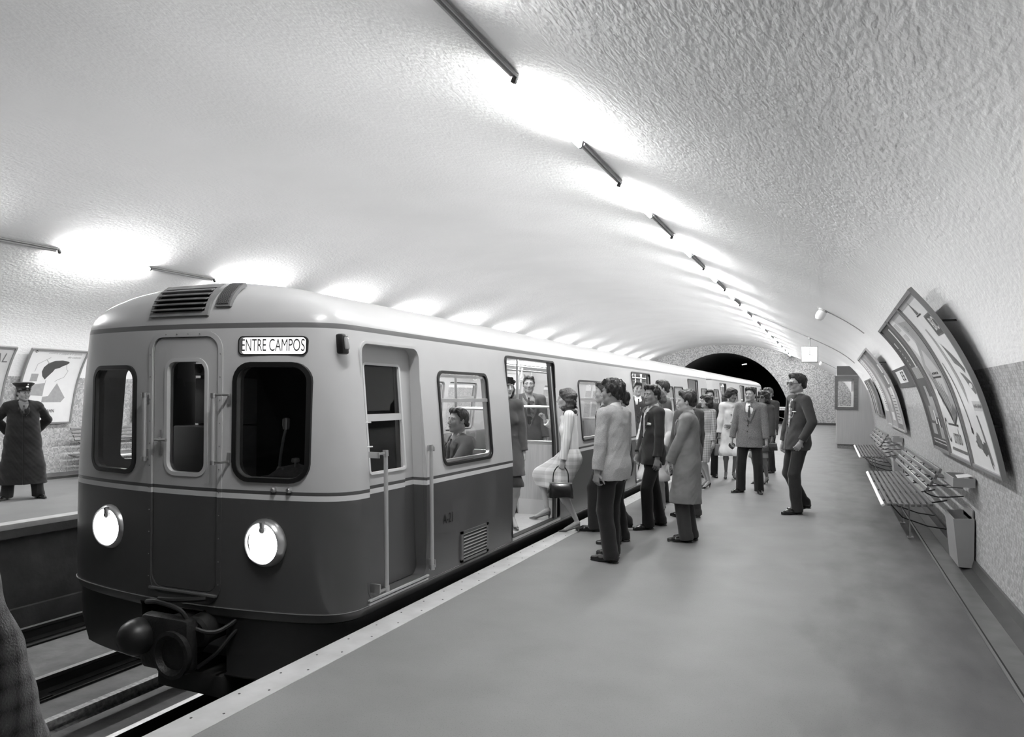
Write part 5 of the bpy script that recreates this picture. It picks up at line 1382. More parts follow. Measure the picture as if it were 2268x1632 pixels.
        if hem < .92:
            c0 = hip+V3(0, 0, -.02); c1 = V3(hip[0]*.8+(kn[0][0]+kn[1][0])*.1, hip[1]*.7+(kn[0][1]+kn[1][1])*.15, lowz)
            S.cap(c0, c1, W0*1.02+inf, W0*1.02+inf+wx, k=.04, R_=Rb, sc=(1, .74, 1))
        if hem < .8:
            for i in range(2):
                t = min(1, (hj[i][2]-hem)/max(.05, hj[i][2]-kn[i][2])); e = hj[i]+(kn[i]-hj[i])*t; S.cap(hj[i], e, .10+inf*.5, .098+inf*.5, k=.07)
                if t >= 1:
                    t2 = min(1, max(0, (kn[i][2]-hem)/(kn[i][2]-ank[i][2]))); S.cap(kn[i], kn[i]+(ank[i]-kn[i])*t2, .098+inf*.5, .095+inf*.5, k=.08)
        S.half(lambda P: hem-P[..., 2])
    S = SDF(max(vox, .0055)); fl = {'jacket': .006, 'coat': .045, 'greatcoat': .085, 'sweater': .0, 'suit_w': .0, 'coat_w': .05, 'shirt': 0}[tk]
    torso(S, inf, hem, fl)
    sl = {'jacket': 1.0}.get(tk, 1.0); cuff = opt.get('cuff', .95)
    slr = (.057 if male else .050)+inf*.6
    for i in range(2):
        S.cap(sh[i]+Rt @ V3(0, 0, -.012), el[i], slr, slr-.005, k=.022); c = el[i]+(wr[i]-el[i])*cuff
        dd = _n(wr[i]-el[i]); ra_, rb_ = slr-.005, slr-.013+inf*.3
        def sleeve(P, a=el[i], b=c, dd=dd, ra_=ra_, rb_=rb_):
            pa = P-a; L = np.linalg.norm(b-a); h = pa@dd; t = np.clip(h/L, 0, 1.0); d = np.sqrt(np.maximum((pa**2).sum(-1)-h*h*(t > 0), 0)) if False else np.sqrt(((pa-np.clip(h, 0, L+.03)[..., None]*dd)**2).sum(-1)); return np.maximum(d-(ra_+(rb_-ra_)*t), h-L)
        S.add(sleeve, np.minimum(el[i], c)-.09, np.maximum(el[i], c)+.09, .006)
    if op_:      # open front: a wedge shows shirt and tie
        ww = opt.get('vw', .27)*1.12
        vm = opt.get('vmax', .066)
        def wedge(P):
            q = (P-hip) @ Rt; z = q[..., 2]+.935; return np.maximum(np.maximum(np.abs(q[..., 0])-np.minimum((z-vz)*ww, vm), .02-q[..., 1]), -(1.60-z)*0-(1.6-z)*1e-6-.0)
        S.add(lambda P: np.maximum(wedge(P), (np.abs(((P-hip) @ Rt)[..., 2]+.935-(vz+1.52)/2)-(1.52-vz)/2)), T(-.14, .0, vz-.02), T(.14, .2, 1.53), .003, 's')
        zt = 1.41
        for sx in (-1, 1):        # lapels and collar
            yb = W0*dep+inf; zm = min(zt-.03, vz+vm/ww); xm = min(vm, (zt-vz)*ww)+.014; ym = yb*math.sqrt(max(.2, 1-(xm/(W0+.02))**2))+.004; S.cap(T(sx*(xm+.002), ym*.86, zt), T(sx*xm, ym, zm), .020, .019, k=.003, R_=Rt @ rotz(-sx*.5), sc=(1.1, .28, 1)); S.cap(T(sx*xm, ym, zm), T(sx*.020, yb+.005, vz+.02), .019, .009, k=.003, R_=Rt @ rotz(-sx*.35), sc=(1.1, .30, 1))
            S.cap(T(sx*.068, .030, 1.455), T(sx*.056, -.055, 1.480), .010, .012, k=.008); S.cap(T(sx*.056, -.055, 1.480), T(0, -.080, 1.486), .012, .012, k=.008)
    if opt.get('collar'):
        for sx in (-1, 1): S.cap(T(0, .085, 1.40), T(sx*.085, .02, 1.47), .020, .022, k=.01); S.cap(T(sx*.085, .02, 1.47), T(0, -.085, 1.49), .022, .022, k=.01)
    S.disp(wrinkle({'sweater': .003, 'jacket': .005, 'suit_w': .003}.get(tk, .007), seed))
    if tk != 'sweater': S.disp(wrinkle(.0025, seed+9, 38, 22))
    # seam down the front of long coats
    if tk in ('coat', 'greatcoat', 'coat_w', 'jacket'):
        S.disp(lambda P: np.where((((P-hip) @ Rt)[..., 1] > .03) & (np.abs(((P-hip) @ Rt)[..., 0]-.012) < .004) & (P[..., 2] < vz+.02), .006, 0))
    np_obj({'jacket': 'jacket', 'coat': 'coat', 'greatcoat': 'greatcoat', 'sweater': 'sweater', 'suit_w': 'suit_jacket', 'coat_w': 'coat', 'shirt': 'shirt'}[tk], [S.mesh()], tm, root, sc)
    if op_ and shirt:
        S = SDF(max(vox, .006)); S.cap(T(0, 0, 1.335), T(0, 0, 1.10), W0*.90, W0*.86, k=.03, R_=Rt, sc=(1, dep, 1)); S.cap(T(0, -.014, 1.44), T(0, -.012, 1.500), .064 if male else .056, .0635 if male else .05, k=.03)
        for sx in (-1, 1): S.cap(T(sx*.046, .036, 1.492), T(sx*.022, .078, 1.435), .012, .007, k=.004)
        S.ell(T(0, .045, 1.40), (.085, .05, .06), Rt, k=.03)
        S.half(lambda P: np.maximum(1.08-P[..., 2], ((P-hip) @ Rt)[..., 2]+.935-1.525+.35*((P-hip) @ Rt)[..., 1])) ; np_obj('shirt', [S.mesh()], opt.get('shirtmat', M_shirt), root, sc)
    if tie:
        S = SDF(.004); y = W0*.90*dep+.010; y0_ = y-.020; zb_ = max(1.10, vz-.03)
        S.ell(T(0, y0_, 1.440), (.013, .010, .013), Rt, k=.005); S.cap(T(0, y0_, 1.428), T(0, y, 1.36), .012, .019, k=.004, R_=Rt, sc=(1, .35, 1)); S.cap(T(0, y, 1.36), T(0, y+.001, min(1.33, zb_)), .019, .030, k=.004, R_=Rt, sc=(1, .3, 1)); np_obj('tie', [S.mesh()], tie, root, sc)
    if opt.get('hanky'):
        mb = MB(); b = [T(x, (W0+inf)*dep*math.sqrt(1-(x/(W0+inf+.03))**2)+.004, z) for i, (x, z) in enumerate([(-.095+(a_+.095)*opt['hanky'], 1.28+(b_-1.28)*opt['hanky']) for a_, b_ in ((-.13, 1.27), (-.065, 1.28), (-.06, 1.30), (-.08, 1.305), (-.095, 1.298), (-.115, 1.303), (-.135, 1.292))])]
        c = sum(b)/len(b); fr = [p+Rt @ V3(0, .004, 0) for p in b]; bk = [p-Rt @ V3(0, .02, 0) for p in b]; mb.loft([[tuple(p*sc) for p in bk], [tuple(p*sc) for p in fr]]); mb.build('pocket_handkerchief', M_shirt, root)
    # buttons
    if tk in ('coat', 'coat_w', 'jacket', 'suit_w') and big:
        mb = MB(); yb = W0*dep+inf
        zs = {'jacket': (1.12, 1.02), 'coat': (1.2, 1.05, .9, .75), 'coat_w': (1.25, 1.1, .95), 'suit_w': (1.2, 1.1, 1.0)}[tk]
        for z in zs:
            p = T(.02, yb*1.03, z)*sc; mb.lathe([(.009, -.01), (.010, .004), (.007, .006)], 10, Matrix.Translation(Vector(p)) @ (Matrix([list(r) for r in Rt]).to_4x4()) @ Matrix.Rotation(-PI/2, 4, 'X'))
        mb.build('buttons', M_eye, root)
    # ---------------- lower garment
    bk, bm_ = (bottom or ('trousers', cloth(.14)))[:2]; bopt = (bottom[2] if bottom and len(bottom) > 2 else {})
    if bk == 'trousers':
        S = SDF(max(vox, .006))
        S.cap(T(0, 0, 1.03), hip+V3(0, 0, -.03), W0*.86, W0*.90, k=.04, R_=Rt, sc=(1, .72, 1)); ex = bopt.get('wide', .0)
        for i in range(2):
            S.cap(hj[i], kn[i], .096*(.6+.4*fat), .074+ex, k=.04); lo_ = ank[i]+V3(0, 0, -.045)+toe[i]*.012; S.cap(kn[i], lo_, .074+ex, .070+ex, k=.015)
            S.cap(lo_+V3(0, 0, .035), lo_+V3(0, 0, .0), .072+ex, .073+ex, k=.004)
        zf = [min(ank[0][2], ank[1][2])-.055]
        def cutl(P):
            d = np.full(P.shape[:-1], -1.0)
            for i in range(2):
                z = ank[i][2]-.052; near = ((P-(ank[i]))[..., :2]**2).sum(-1) < .02; d = np.where(near, z-P[..., 2]-.10*((P-ank[i]) @ toe[i]), d)
            return d
        S.half(cutl); S.disp(wrinkle(.005, seed+5, 13, 7))
        for i in range(2):   # pressed crease
            S.disp((lambda i: (lambda P: -.004*np.exp(-(((P-kn[i]) @ V3(toe[i][1], -toe[i][0], 0))/.008)**2)*(((P-kn[i]) @ toe[i]) > .0)*(P[..., 2] < hip[2]-.15)))(i))
        np_obj('trousers', [S.mesh()], bm_, root, sc)
    else:
        S = SDF(max(vox, .006)); hm = bopt.get('hem', .50)
        uc = .70 if tk in ('coat_w', 'coat') else 1; S.cap(T(0, 0, 1.06), hip+V3(0, 0, -.03), W0*.80, W0*1.12*uc, k=.05*uc, R_=Rt, sc=(1, .74, 1))
        for i in range(2):
            S.cap(hip+V3(0, 0, -.05), kn[i]+V3(0, 0, .0), .112*uc, .074, k=.08*uc*uc); t2_ = min(1, max(0, (kn[i][2]-hm)/(kn[i][2]-ank[i][2])))+.03; S.cap(kn[i], kn[i]+(ank[i]-kn[i])*t2_, .074, .072, k=.06)
            S.cap(hj[i], kn[i], .105*uc, .080*uc, k=.08*uc*uc)
        S.cap((kn[0]+kn[1])/2+V3(0, 0, .12), (kn[0]+kn[1])/2-V3(0, 0, .02), .09, .085, k=.06)
        hd = bopt.get('tilt', 0)
        S.half(lambda P: hm+hd*(P[..., 1])-P[..., 2]); S.disp(wrinkle(.004, seed+5, 10, 8)); np_obj('skirt', [S.mesh()], bm_, root, sc)
    # ---------------- shoes
    P = []
    for i in range(2):
        td = toe[i]; lt = V3(td[1], -td[0], 0); Rf = np.stack([lt, td, V3(0, 0, 1)], 1); fz = feet[i][2]; hl = feet[i][4]
        S = SDF(max(vox, .005)*.9); A = ank[i]; hz = fz+hl
        heel = V3(A[0], A[1], 0)-td*.03; ball = V3(A[0], A[1], 0)+td*.13; tip = V3(A[0], A[1], 0)+td*.205
        if shoes == 'pump':
            S.cap(heel+V3(0, 0, hz+.075), ball+V3(0, 0, fz+.022), .020, .021, k=.01, R_=Rf, sc=(1.15, 1, .8)); S.cap(ball+V3(0, 0, fz+.022), tip+V3(0, 0, fz+.012), .026, .010, k=.012, R_=Rf, sc=(1.1, 1, .75))
            S.cap(heel+V3(0, 0, hz+.075), heel+V3(0, 0, hz+.10), .024, .022, k=.01)
            S.cap(heel-td*.005+V3(0, 0, hz+.06), heel-td*.002+V3(0, 0, hz+.006), .014, .0055, k=.012)
            S.ell(ball+td*(-.035)+V3(0, 0, fz+.085), (.036, .085, .035), Rf @ rotx(-.35), k=.008, op='s')
            S.half(lambda P, q=fz: q+.002-P[..., 2])
        else:
            S.cap(heel+V3(0, 0, hz+.038), ball+V3(0, 0, fz+.032), .034, .040, k=.02, R_=Rf, sc=(1, 1, .9)); S.cap(ball+V3(0, 0, fz+.030), tip+V3(0, 0, fz+.024), .041, .027, k=.02, R_=Rf, sc=(1.05, 1, .8))
            S.cap(heel+td*.02+V3(0, 0, hz+.05), heel+td*.07+V3(0, 0, hz+.055), .036, .030, k=.02)
            S.cap(heel+V3(0, 0, hz+.006), heel+td*.04+V3(0, 0, hz+.006), .033, .033, k=.002, R_=Rf, sc=(1.08, 1.05, .3))
            S.cap(ball+V3(0, 0, fz+.007), tip+V3(0, 0, fz+.007), .040, .028, k=.002, R_=Rf, sc=(1.08, 1, .25))
            if hl < .02: S.half(lambda P, q=fz: q+.001-P[..., 2])
        P = [S.mesh()]
        np_obj('shoe', P, (MATS['pump_leather'] if shoes == 'pump' and opt.get('paleshoe') else M_shoe), root, sc)
    info = dict(root=root, T=T, Hd=Hd, Rt=Rt, Rh=Rh, wr=wr, el=el, sc=sc, hip=hip, hc=hc, kn=kn, ank=ank, W0=W0, dep=dep)
    if 'glasses' in extras or 'sunglasses' in extras:
        dark = 'sunglasses' in extras; mb = MB()
        q = Matrix([list(Rh[0])+[0], list(Rh[1])+[0], list(Rh[2])+[0], [0, 0, 0, 1]])
        for sx in (-1, 1):
            c = Hd(sx*(.036 if dark else .033), .098, .006)*sc; n = 16
            rx_ = .031 if dark else .025; pts = [(c+(Rh @ V3(rx_*math.cos(2*PI*k/n), -.004*abs(math.cos(2*PI*k/n)), (.018 if dark else .019)*math.sin(2*PI*k/n)))*sc) for k in range(n)]
            mb.tube([tuple(p) for p in pts], .0028 if dark else .0016, 6, closed=True)
            mb.tube([tuple(Hd(sx*.056, .094, .010)*sc), tuple(Hd(sx*.080, .02, .008)*sc), tuple(Hd(sx*.082, -.02, .0)*sc)], .0025, 6)
        mb.tube([tuple(Hd(-.009, .101, .010)*sc), tuple(Hd(.009, .101, .010)*sc)], .0025, 6)
        g = mb.build('spectacles', M_eye, root)
        if dark:
            mb = MB()
            for sx in (-1, 1):
                c = Hd(sx*.036, .0985, .006)*sc; n = 16; mb.add([tuple(c+(Rh @ V3(.030*math.copysign(abs(math.cos(2*PI*k/n))**.6, math.cos(2*PI*k/n)), .001, .0175*math.copysign(abs(math.sin(2*PI*k/n))**.7, math.sin(2*PI*k/n))))*sc) for k in range(n)], [list(range(n))])
            mb.build('lens', mat('dark_lens', .07, .08, spec=.8), g, fixn=False)
    PEOPLE.append(info); return info
mat('pump_leather', .34, .35, spec=.6)
def to_world(info, p):
    """body-space point -> world"""
    r = info['root']; a = r.rotation_euler[2]; q = rotz(a) @ (np.asarray(p, float)*info['sc']); return Vector((r.location[0]+q[0], r.location[1]+q[1], r.location[2]+q[2]))
def handbag(name, label, grip, rz, w=.30, h=.19, d=.09, drop=.13, m=None, clasp=True, taper=.85, cat='handbag'):
    """bag hanging from the hand at grip (world)"""
    t = thing(name, label, cat, (grip.x, grip.y, grip.z-drop-h), rz)
    m = m or mat('bag_leather', .09, .18, spec=.8, coat=.4)
    mb = MB(); rings = []
    for z, k, dd in ((0, 1, .7), (.012, 1, 1), (h*.5, .96, .9), (h*.92, taper, .55), (h, taper, .4)):
        rings.append([(x*k, y*dd, z) for x, y in rrect(-w/2, w/2, -d/2, d/2, min(d*.4, .03), 4)])
    mb.loft(rings); mb.build('bag_body', m, t)
    mb = MB(); mb.box(-w/2*taper-.004, w/2*taper+.004, -d*.24, d*.24, h-.006, h+.008, bev=.003); mb.build('clasp_frame', M_chr, t)
    mb = MB(); mb.lathe([(.008, 0), (.009, .01), (.005, .018)], 10, Matrix.Translation((0, 0, h+.006))); mb.build('clasp', M_chr, t)
    mb = MB(); hw = w*.30; mb.tube(catmull([(-hw, 0, h), (-hw*.9, 0, h+drop*.6), (-hw*.35, 0, h+drop*.97), (hw*.35, 0, h+drop*.97), (hw*.9, 0, h+drop*.6), (hw, 0, h)], 5), .0065, 8); mb.build('handle', m, t)
    return t
# ------------------------------------------------------------------ the crowd
DK = cloth(.20); NAVY = cloth(.24); CHAR = cloth(.17); TR = cloth(.13); TR2 = cloth(.18); GREY = cloth(.36); LT = cloth(.62, 'tweed', .74, 180); COATG = cloth(.50); COATW = cloth(.84); WOOL = cloth(.80, 'rib', .93, 130)
PLSK = cloth(.70, 'check', .84, 38); TWEED = cloth(.28, 'tweed', .50, 160); PLAID = cloth(.66, 'check', .44, 110); TIE_D = mat('tie_dark', .2, .5); TIE_L = pattern_mat('tie_pale', 'stripe', .62, .80, 60)
# conductor on the far platform
c = person('person in a peaked cap and long dark greatcoat standing on the far platform at left', (-10.46, 6.80), -92+180-0, H=1.62, vox=.006, feet=[(-.20, .05, 0, 14), (.22, -.05, 0, -38)], hands=[(-.20, -.20, 1.0), (.20, -.20, 1.0)], elbows=[(-1, -.3, 0), (1, -.3, 0)],
           head=(-20, 4), top=('greatcoat', cloth(.10), dict(vz=1.27, shirtmat=cloth(.45))), bottom=('trousers', cloth(.16), dict(wide=.02)), tie=TIE_D, fat=1.12, skin=.55, hair=('short', .12), seed=3) if False else None
def heading(dx, dy): return math.degrees(math.atan2(-dx, dy))
c = person('person in a peaked cap and long dark greatcoat standing on the far platform at left', (-10.46, 6.80), heading(.93, -.50), H=1.60, vox=.006, feet=[(-.22, .02, 0, 20), (.22, -.02, 0, -30)], hands=[(-.17, -.20, 1.02), (.17, -.20, 1.02)], elbows=[(-1, -.25, 0), (1, -.25, 0)],
           head=(18, 2), top=('greatcoat', cloth(.10), dict(vz=1.26, shirtmat=cloth(.42))), bottom=('trousers', cloth(.15), dict(wide=.015)), tie=TIE_D, fat=1.15, skin=.55, hair=('short', .12), seed=3)
q = Matrix([list(c['Rh'][0])+[0], list(c['Rh'][1])+[0], list(c['Rh'][2])+[0], [0, 0, 0, 1]]); sc_ = c['sc']
capM = Matrix.Translation(Vector(c['Hd'](0, -.012, .062)*sc_)) @ q @ Matrix.Rotation(R(4), 4, 'X')
mb = MB(); 
def oval(rx, ry, z, n=28): return [(rx*math.cos(2*PI*k/n), ry*math.sin(2*PI*k/n), z) for k in range(n)]
mb.loft([oval(.086, .104, 0), oval(.090, .108, .035), oval(.095, .113, .042), oval(.128, .142, .075), oval(.132, .146, .088), oval(.10, .115, .100), oval(.02, .02, .103)], capM); cp = mb.build('peaked_cap', cloth(.16), c['root'])
mb = MB(); n = 12; V = []
for k in range(n+1):
    a = PI*(.12+.76*k/n); V += [(.088*math.cos(a), .106*math.sin(a), .012), (.088*math.cos(a), .106*math.sin(a)+.055*math.sin(PI*k/n), -.012)]
F = [(2*k, 2*k+1, 2*k+3, 2*k+2) for k in range(n)]; mb.add(V, F, capM); mb.build('visor', mat('visor_gloss', .08, .1, spec=.9), cp, fixn=False)
mb = MB(); mb.lathe([(.02, 0), (.018, .006), (.006, .01)], 14, capM @ Matrix.Translation((0, .110, .030)) @ Matrix.Rotation(-PI/2, 4, 'X')); mb.lathe([(.011, 0), (.009, .006)], 12, capM @ Matrix.Translation((0, .135, .066)) @ Matrix.Rotation(-PI/2, 4, 'X')); mb.build('cap_badge', mat('badge_silver', .8, .3, metal=.8), cp)
# woman stepping up into the first door: heading toward the train (-X, slightly -Y)
hw = heading(-.93, -.36)
w1 = person('dark-haired person in white ribbed sweater and pale checked skirt stepping up into the first door', (-2.68, 7.93), hw, H=1.61, sex='f', vox=.0052, shoes='pump', hips=(0, .03, .0), lean=(3, 0), knees=[(0, 1, .1), (.1, 1, .3)],
            feet=[(.06, .36, .135, 0), (-.06, -.0, 0, 0)][::-1], hands=[(-.20, .14, .80), (.20, .34, 1.34)], elbows=[(-1, -.8, -.3), (.8, -.3, -.9)], fingers=[(.0, .15, -1), (.0, .25, 1)], palms=[(1, 0, 0), (-.3, 1, 0)], curls=(1.1, .85),
            head=(0, 0), top=('sweater', WOOL, dict(hem=.93, collar=1, paleshoe=1)), bottom=('skirt', PLSK, dict(hem=.51, tilt=.10)), hair=('long', .20), skin=.62, seed=11)
g = to_world(w1, w1['wr'][0]+V3(.01, .02, -.065)); handbag('handbag', 'glossy black handbag hanging from the hand of the stepping sweater wearer', g, R(14), w=.29, h=.165, d=.09, drop=.19)
# dark-suited man walking to the door, seen between the two
mA = person('person in dark suit with open white collar, walking left in front of the carriage windows', (-2.31, 8.17), heading(-.96, -.2), H=1.71, vox=.0055, feet=[(-.10, .20, 0, 4), (.10, -.16, 0, -4, .03)], hips=(0, .02, -.02), lean=(4, 0), hands=[(-.24, .10, .84), (.26, .12, .84)],
            head=(0, -2), top=('jacket', cloth(.22)), bottom=('trousers', cloth(.15)), tie=cloth(.8), hair=('quiff', .12), skin=.68, seed=21)
mC = person('person in black coat almost hidden between the dark suit and the pale tweed jacket', (-2.02, 7.55), heading(-.9, -.35), H=1.60, vox=.008, feet=[(-.10, .10, 0, 4), (.10, -.02, 0, -4)], top=('jacket', cloth(.13)), bottom=('trousers', cloth(.13)), hair=('short', .12), skin=.55, seed=22)
# near man, pale tweed jacket, seen from behind-left
mB = person('person in pale tweed jacket and dark trousers, nearest of the crowd, back turned', (-1.87, 6.72), heading(-.88, .30), H=1.685, vox=.005, feet=[(-.10, -.02, 0, 10), (.10, .09, 0, -8)], hands=[(-.25, .02, .80), (.25, .05, .80)], elbows=[(-.6, -1, 0), (.6, -1, 0)], head=(12, 0),
            top=('jacket', LT, dict(hem=.79)), bottom=('trousers', cloth(.12), dict(wide=.004)), hair=('thick', .12), skin=.55, fat=1.05, seed=31, curls=(.7, .5))
# dark suit with pocket handkerchief
mD = person('person in dark suit with folded white pocket handkerchief, hand in pocket, looking left', (-1.92, 8.60), heading(-.80, -.60), H=1.67, vox=.0055, feet=[(-.12, .13, 0, 12), (.12, -.14, 0, -30)], hands=[(-.24, .05, .80), (.20, .10, .90)], elbows=[(-.6, -1, 0), (.9, -.9, 0)], head=(18, 0), hips=(0, 0, -.01),
            top=('jacket', cloth(.17), dict(hanky=.9, vz=1.12, vw=.34)), bottom=('trousers', cloth(.11)), tie=cloth(.74), hair=('quiff', .12), skin=.55, seed=41)
# trench coat
mE = person('person in grey knee-length raincoat and cuffed trousers, arms folded low, watching the doors', (-1.40, 7.95), heading(-.97, -.10), H=1.59, vox=.0052, feet=[(-.08, .03, 0, 6), (.10, -.02, 0, -6)], hands=[(-.13, .19, .92), (.11, .18, .95)], elbows=[(-.9, -.7, -.3), (.9, -.7, -.3)], palms=[(0, -1, 0), (0, -1, 0)], head=(4, 0),
            top=('coat', COATG, dict(hem=.46, vz=1.19, vw=.30, shirtmat=cloth(.78))), bottom=('trousers', cloth(.22), dict(wide=.008)), tie=cloth(.5), hair=('quiff', .12), skin=.68, fat=1.06, seed=51, curls=(.9, .9))
# people around door two
mF = person('person standing inside the second doorway behind the dark-suited onlooker', (-3.12, 12.72), heading(.5, -.85), H=1.64, z0=.125, vox=.008, top=('jacket', cloth(.24)), bottom=('trousers', TR), tie=TIE_D, hair=('short', .20), seed=61)
wG = person('fair-haired person in pale open coat over black top, smiling toward the train', (-2.12, 9.75), heading(-.2, -.98), H=1.61, sex='f', vox=.006, shoes='pump', hands=[(-.18, .18, .95), (.20, .16, 1.0)], head=(-8, 0), top=('coat_w', cloth(.80), dict(vz=1.22, shirtmat=cloth(.12), hem=.48)), bottom=('skirt', cloth(.5)), hair=('bouffant', .34), skin=.68, seed=71)
mH = person('tall person in grey suit looking left over the fair-haired one', (-2.25, 10.75), heading(-.9, -.45), H=1.765, vox=.007, top=('jacket', cloth(.34)), bottom=('trousers', TR), tie=TIE_D, hair=('short', .20), skin=.68, head=(0, 2), seed=72)
mI = person('person in grey suit with back turned, right behind the raincoat wearer', (-1.66, 9.5), heading(-.75, .62), H=1.62, vox=.0065, top=('jacket', cloth(.33)), bottom=('trousers', TR2), hair=('quiff', .12), skin=.55, seed=73)
wJ = person('curly-haired person in fine checked suit and dark stiletto heels', (-1.93, 12.72), heading(-.55, -.83), H=1.56, sex='f', vox=.0065, shoes='pump', feet=[(-.07, .04, 0, 4), (.08, -.05, 0, -4)], hands=[(-.23, .06, .82), (.22, .08, .80)], head=(-8, 0), top=('suit_w', PLAID, dict(hem=.84)), bottom=('skirt', PLAID, dict(hem=.50)), hair=('curly', .12), skin=.68, extras=('glasses',), seed=81)
mK = person('person in dark suit facing the camera behind the checked suit', (-2.13, 14.4), heading(.25, -.97), H=1.66, vox=.0075, top=('jacket', cloth(.19)), bottom=('trousers', TR), tie=TIE_D, hair=('short', .12), skin=.62, seed=82)
mL = person('balding person in dark suit in the fourth doorway', (-3.08, 22.7), heading(.3, -.95), H=1.72, z0=.125, vox=.010, top=('jacket', cloth(.22)), bottom=('trousers', TR), tie=TIE_D, hair=('bald', .34), skin=.68, seed=83)
wM = person('dark-haired person in long white coat holding one arm across the waist', (-1.72, 14.3), heading(.30, -.95), H=1.68, sex='f', vox=.006, shoes='pump', feet=[(-.07, .03, 0, 4), (.09, .0, 0, -14)], hands=[(.02, .22, 1.04), (.24, .06, .80)], elbows=[(-1, -.5, -.4), (1, -.6, 0)], fingers=[(1, .1, -.1), None], palms=[(0, -1, .2), None], curls=(.3, 1.1), head=(30, 8),
            top=('coat_w', COATW, dict(hem=.46, open=False, collar=1)), bottom=('skirt', cloth(.16)), hair=('bouffant', .12), skin=.48, seed=91)
g = to_world(wM, wM['wr'][1]+V3(.0, .01, -.06)); handbag('handbag', 'upright grey box handbag carried low beside the long white coat', g, R(25), w=.17, h=.21, d=.09, drop=.15, m=mat('bag_grey', .42, .35, spec=.6), taper=.95)
mN = person('stout person in speckled tweed jacket and black trousers, facing the camera', (-1.19, 12.43), heading(-.10, -1), H=1.69, vox=.0055, fat=1.14, feet=[(-.17, .08, 0, 20), (.15, .10, 0, -30)], hands=[(-.28, .08, .80), (.29, .10, .82)], head=(-14, 0), top=('jacket', TWEED, dict(hem=.76)), bottom=('trousers', cloth(.11), dict(wide=.006)), tie=TIE_D, hair=('short', .12), skin=.62, seed=101, curls=(.8, .6))
wO = person('person in dark glasses, dark swing coat and black pumps behind the tweed jacket', (-1.10, 13.75), heading(-.40, -.92), H=1.64, sex='f', vox=.0065, shoes='pump', feet=[(-.06, .0, 0, 6), (.10, .05, 0, -8)], hands=[(-.22, .08, .82), (.23, .06, .82)], head=(0, 0), top=('coat_w', cloth(.26), dict(hem=.62, open=False, collar=1)), bottom=('skirt', cloth(.5), dict(hem=.50)), hair=('curly', .12), skin=.48, extras=('sunglasses',), seed=102)
g = to_world(mN, mN['wr'][1]+V3(-.03, -.04, -.03)); 
g2 = to_world(wO, wO['wr'][0]+V3(0, .01, -.07)); handbag('handbag', 'small dark handbag with a shiny ornate top held behind the tweed jacket', g2, R(10), w=.20, h=.12, d=.08, drop=.04)
mP = person('fair-haired person in dark suit with pocket handkerchief, farthest of the crowd at the carriage end', (-1.17, 15.85), heading(-.55, -.83), H=1.72, vox=.0075, feet=[(-.1, .02, 0, 6), (.1, 0, 0, -6)], hands=[(-.24, .10, .84), (.26, .10, .84)], top=('jacket', cloth(.22), dict(hanky=.6)), bottom=('trousers', TR), tie=TIE_D, hair=('short', .34), skin=.62, seed=111)
# sunglasses man strolling on the right
mQ = person('tall person in sunglasses, grey suit and pale tie, standing alone at right of the crowd', (-.42, 10.50), heading(-.86, -.50), H=1.85, vox=.005, feet=[(-.09, .06, 0, 6), (.10, -.14, 0, -38, .05)], hands=[(-.20, .04, .92), (.26, .05, .80)], elbows=[(-.9, -.9, 0), (.6, -1, 0)], hips=(0, -.02, -.005), head=(-2, 0),
            top=('jacket', cloth(.25), dict(hanky=.5, vz=1.08, vw=.32, hem=.80)), bottom=('trousers', cloth(.17)), tie=TIE_L, hair=('quiff', .12), skin=.62, extras=('sunglasses',), seed=121, curls=(.6, .7))
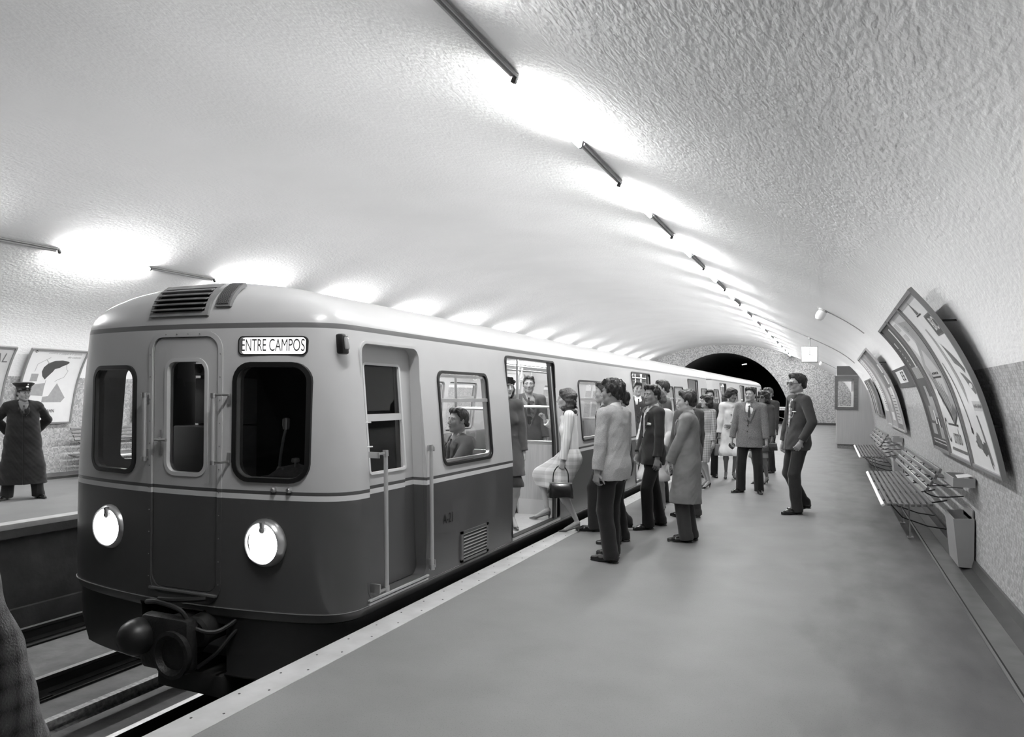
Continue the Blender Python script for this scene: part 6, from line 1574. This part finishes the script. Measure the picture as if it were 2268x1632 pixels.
# passengers in the first carriage
wR = person('long-haired person in dark coat just inside the first doorway', (-3.17, 7.14), heading(.55, -.83), H=1.60, sex='f', z0=.125, vox=.006, shoes='pump', hands=[(-.22, .06, .82), (.20, .16, .82)], head=(20, 0), top=('coat_w', cloth(.30), dict(hem=.62, open=False, collar=1)), bottom=('skirt', cloth(.2)), hair=('long', .12), skin=.68, seed=131, curls=(1, 1))
g = to_world(wR, wR['wr'][1]+V3(-.0, .01, -.06)); handbag('handbag', 'flat black leather bag held by the dark-coated passenger inside the first door', g, R(-20), w=.34, h=.20, d=.07, drop=.08)
mS = person('person in jacket, pale vest and spotted tie behind the glass screen inside the first door', (-3.72, 9.15), heading(.40, -.92), H=1.665, z0=.125, vox=.006, hands=[(-.25, .08, .82), (.25, .08, .82)], top=('jacket', cloth(.38), dict(vz=.98, vw=.26, vmax=.09, shirtmat=cloth(.66))), bottom=('trousers', cloth(.42)), tie=TIE_D, hair=('short', .20), skin=.62, seed=141)
mT = person('passenger gripping a strap behind the first doorway, arm raised', (-3.62, 8.25), heading(.2, -.9), H=1.55, z0=.125, vox=.007, hands=[(-.25, .08, .82), (.16, .10, 1.93)], elbows=[(-1, -1, 0), (1, .3, .3)], palms=[None, (0, -1, 0)], fingers=[None, (0, 0, 1)], curls=(.5, 1.2), top=('jacket', cloth(.4)), bottom=('trousers', TR), hair=('short', .12), seed=142)
# seated passenger behind the first window (lower body on the bench seat)
mU = person('seated passenger in grey jacket seen through the first carriage window', (-3.28, 6.08), heading(-.45, -.89), H=1.66, z0=.125, vox=.006, hips=(0, -.10, -.40), lean=(-3, 0), feet=[(-.09, .36, 0, 0), (.09, .36, 0, 0)], knees=[(0, .3, 1), (0, .3, 1)], hands=[(-.12, .26, .66), (.12, .26, .66)], elbows=[(-1, -1, -.2), (1, -1, -.2)], top=('jacket', cloth(.45), dict(hem=.45)), bottom=('trousers', TR2), tie=TIE_D, hair=('short', .12), skin=.62, seed=151)
# the plaid sleeve at the lower left belongs to somebody standing beside the camera
mV = person('bystander in dark coarse-checked coat cut off by the lower left corner of the picture', (-1.43, .565), heading(-.85, .5), H=1.66, vox=.008, hands=[(-.30, .10, .88), (.33, .08, .86)], elbows=[(-1, -1, 0), (1.4, -.5, 0)], top=('coat', pattern_mat('cloth_plaid_dark', 'plaid', .03, .40, 75), dict(hem=.5)), bottom=('trousers', TR), hair=('short', .12), seed=161)
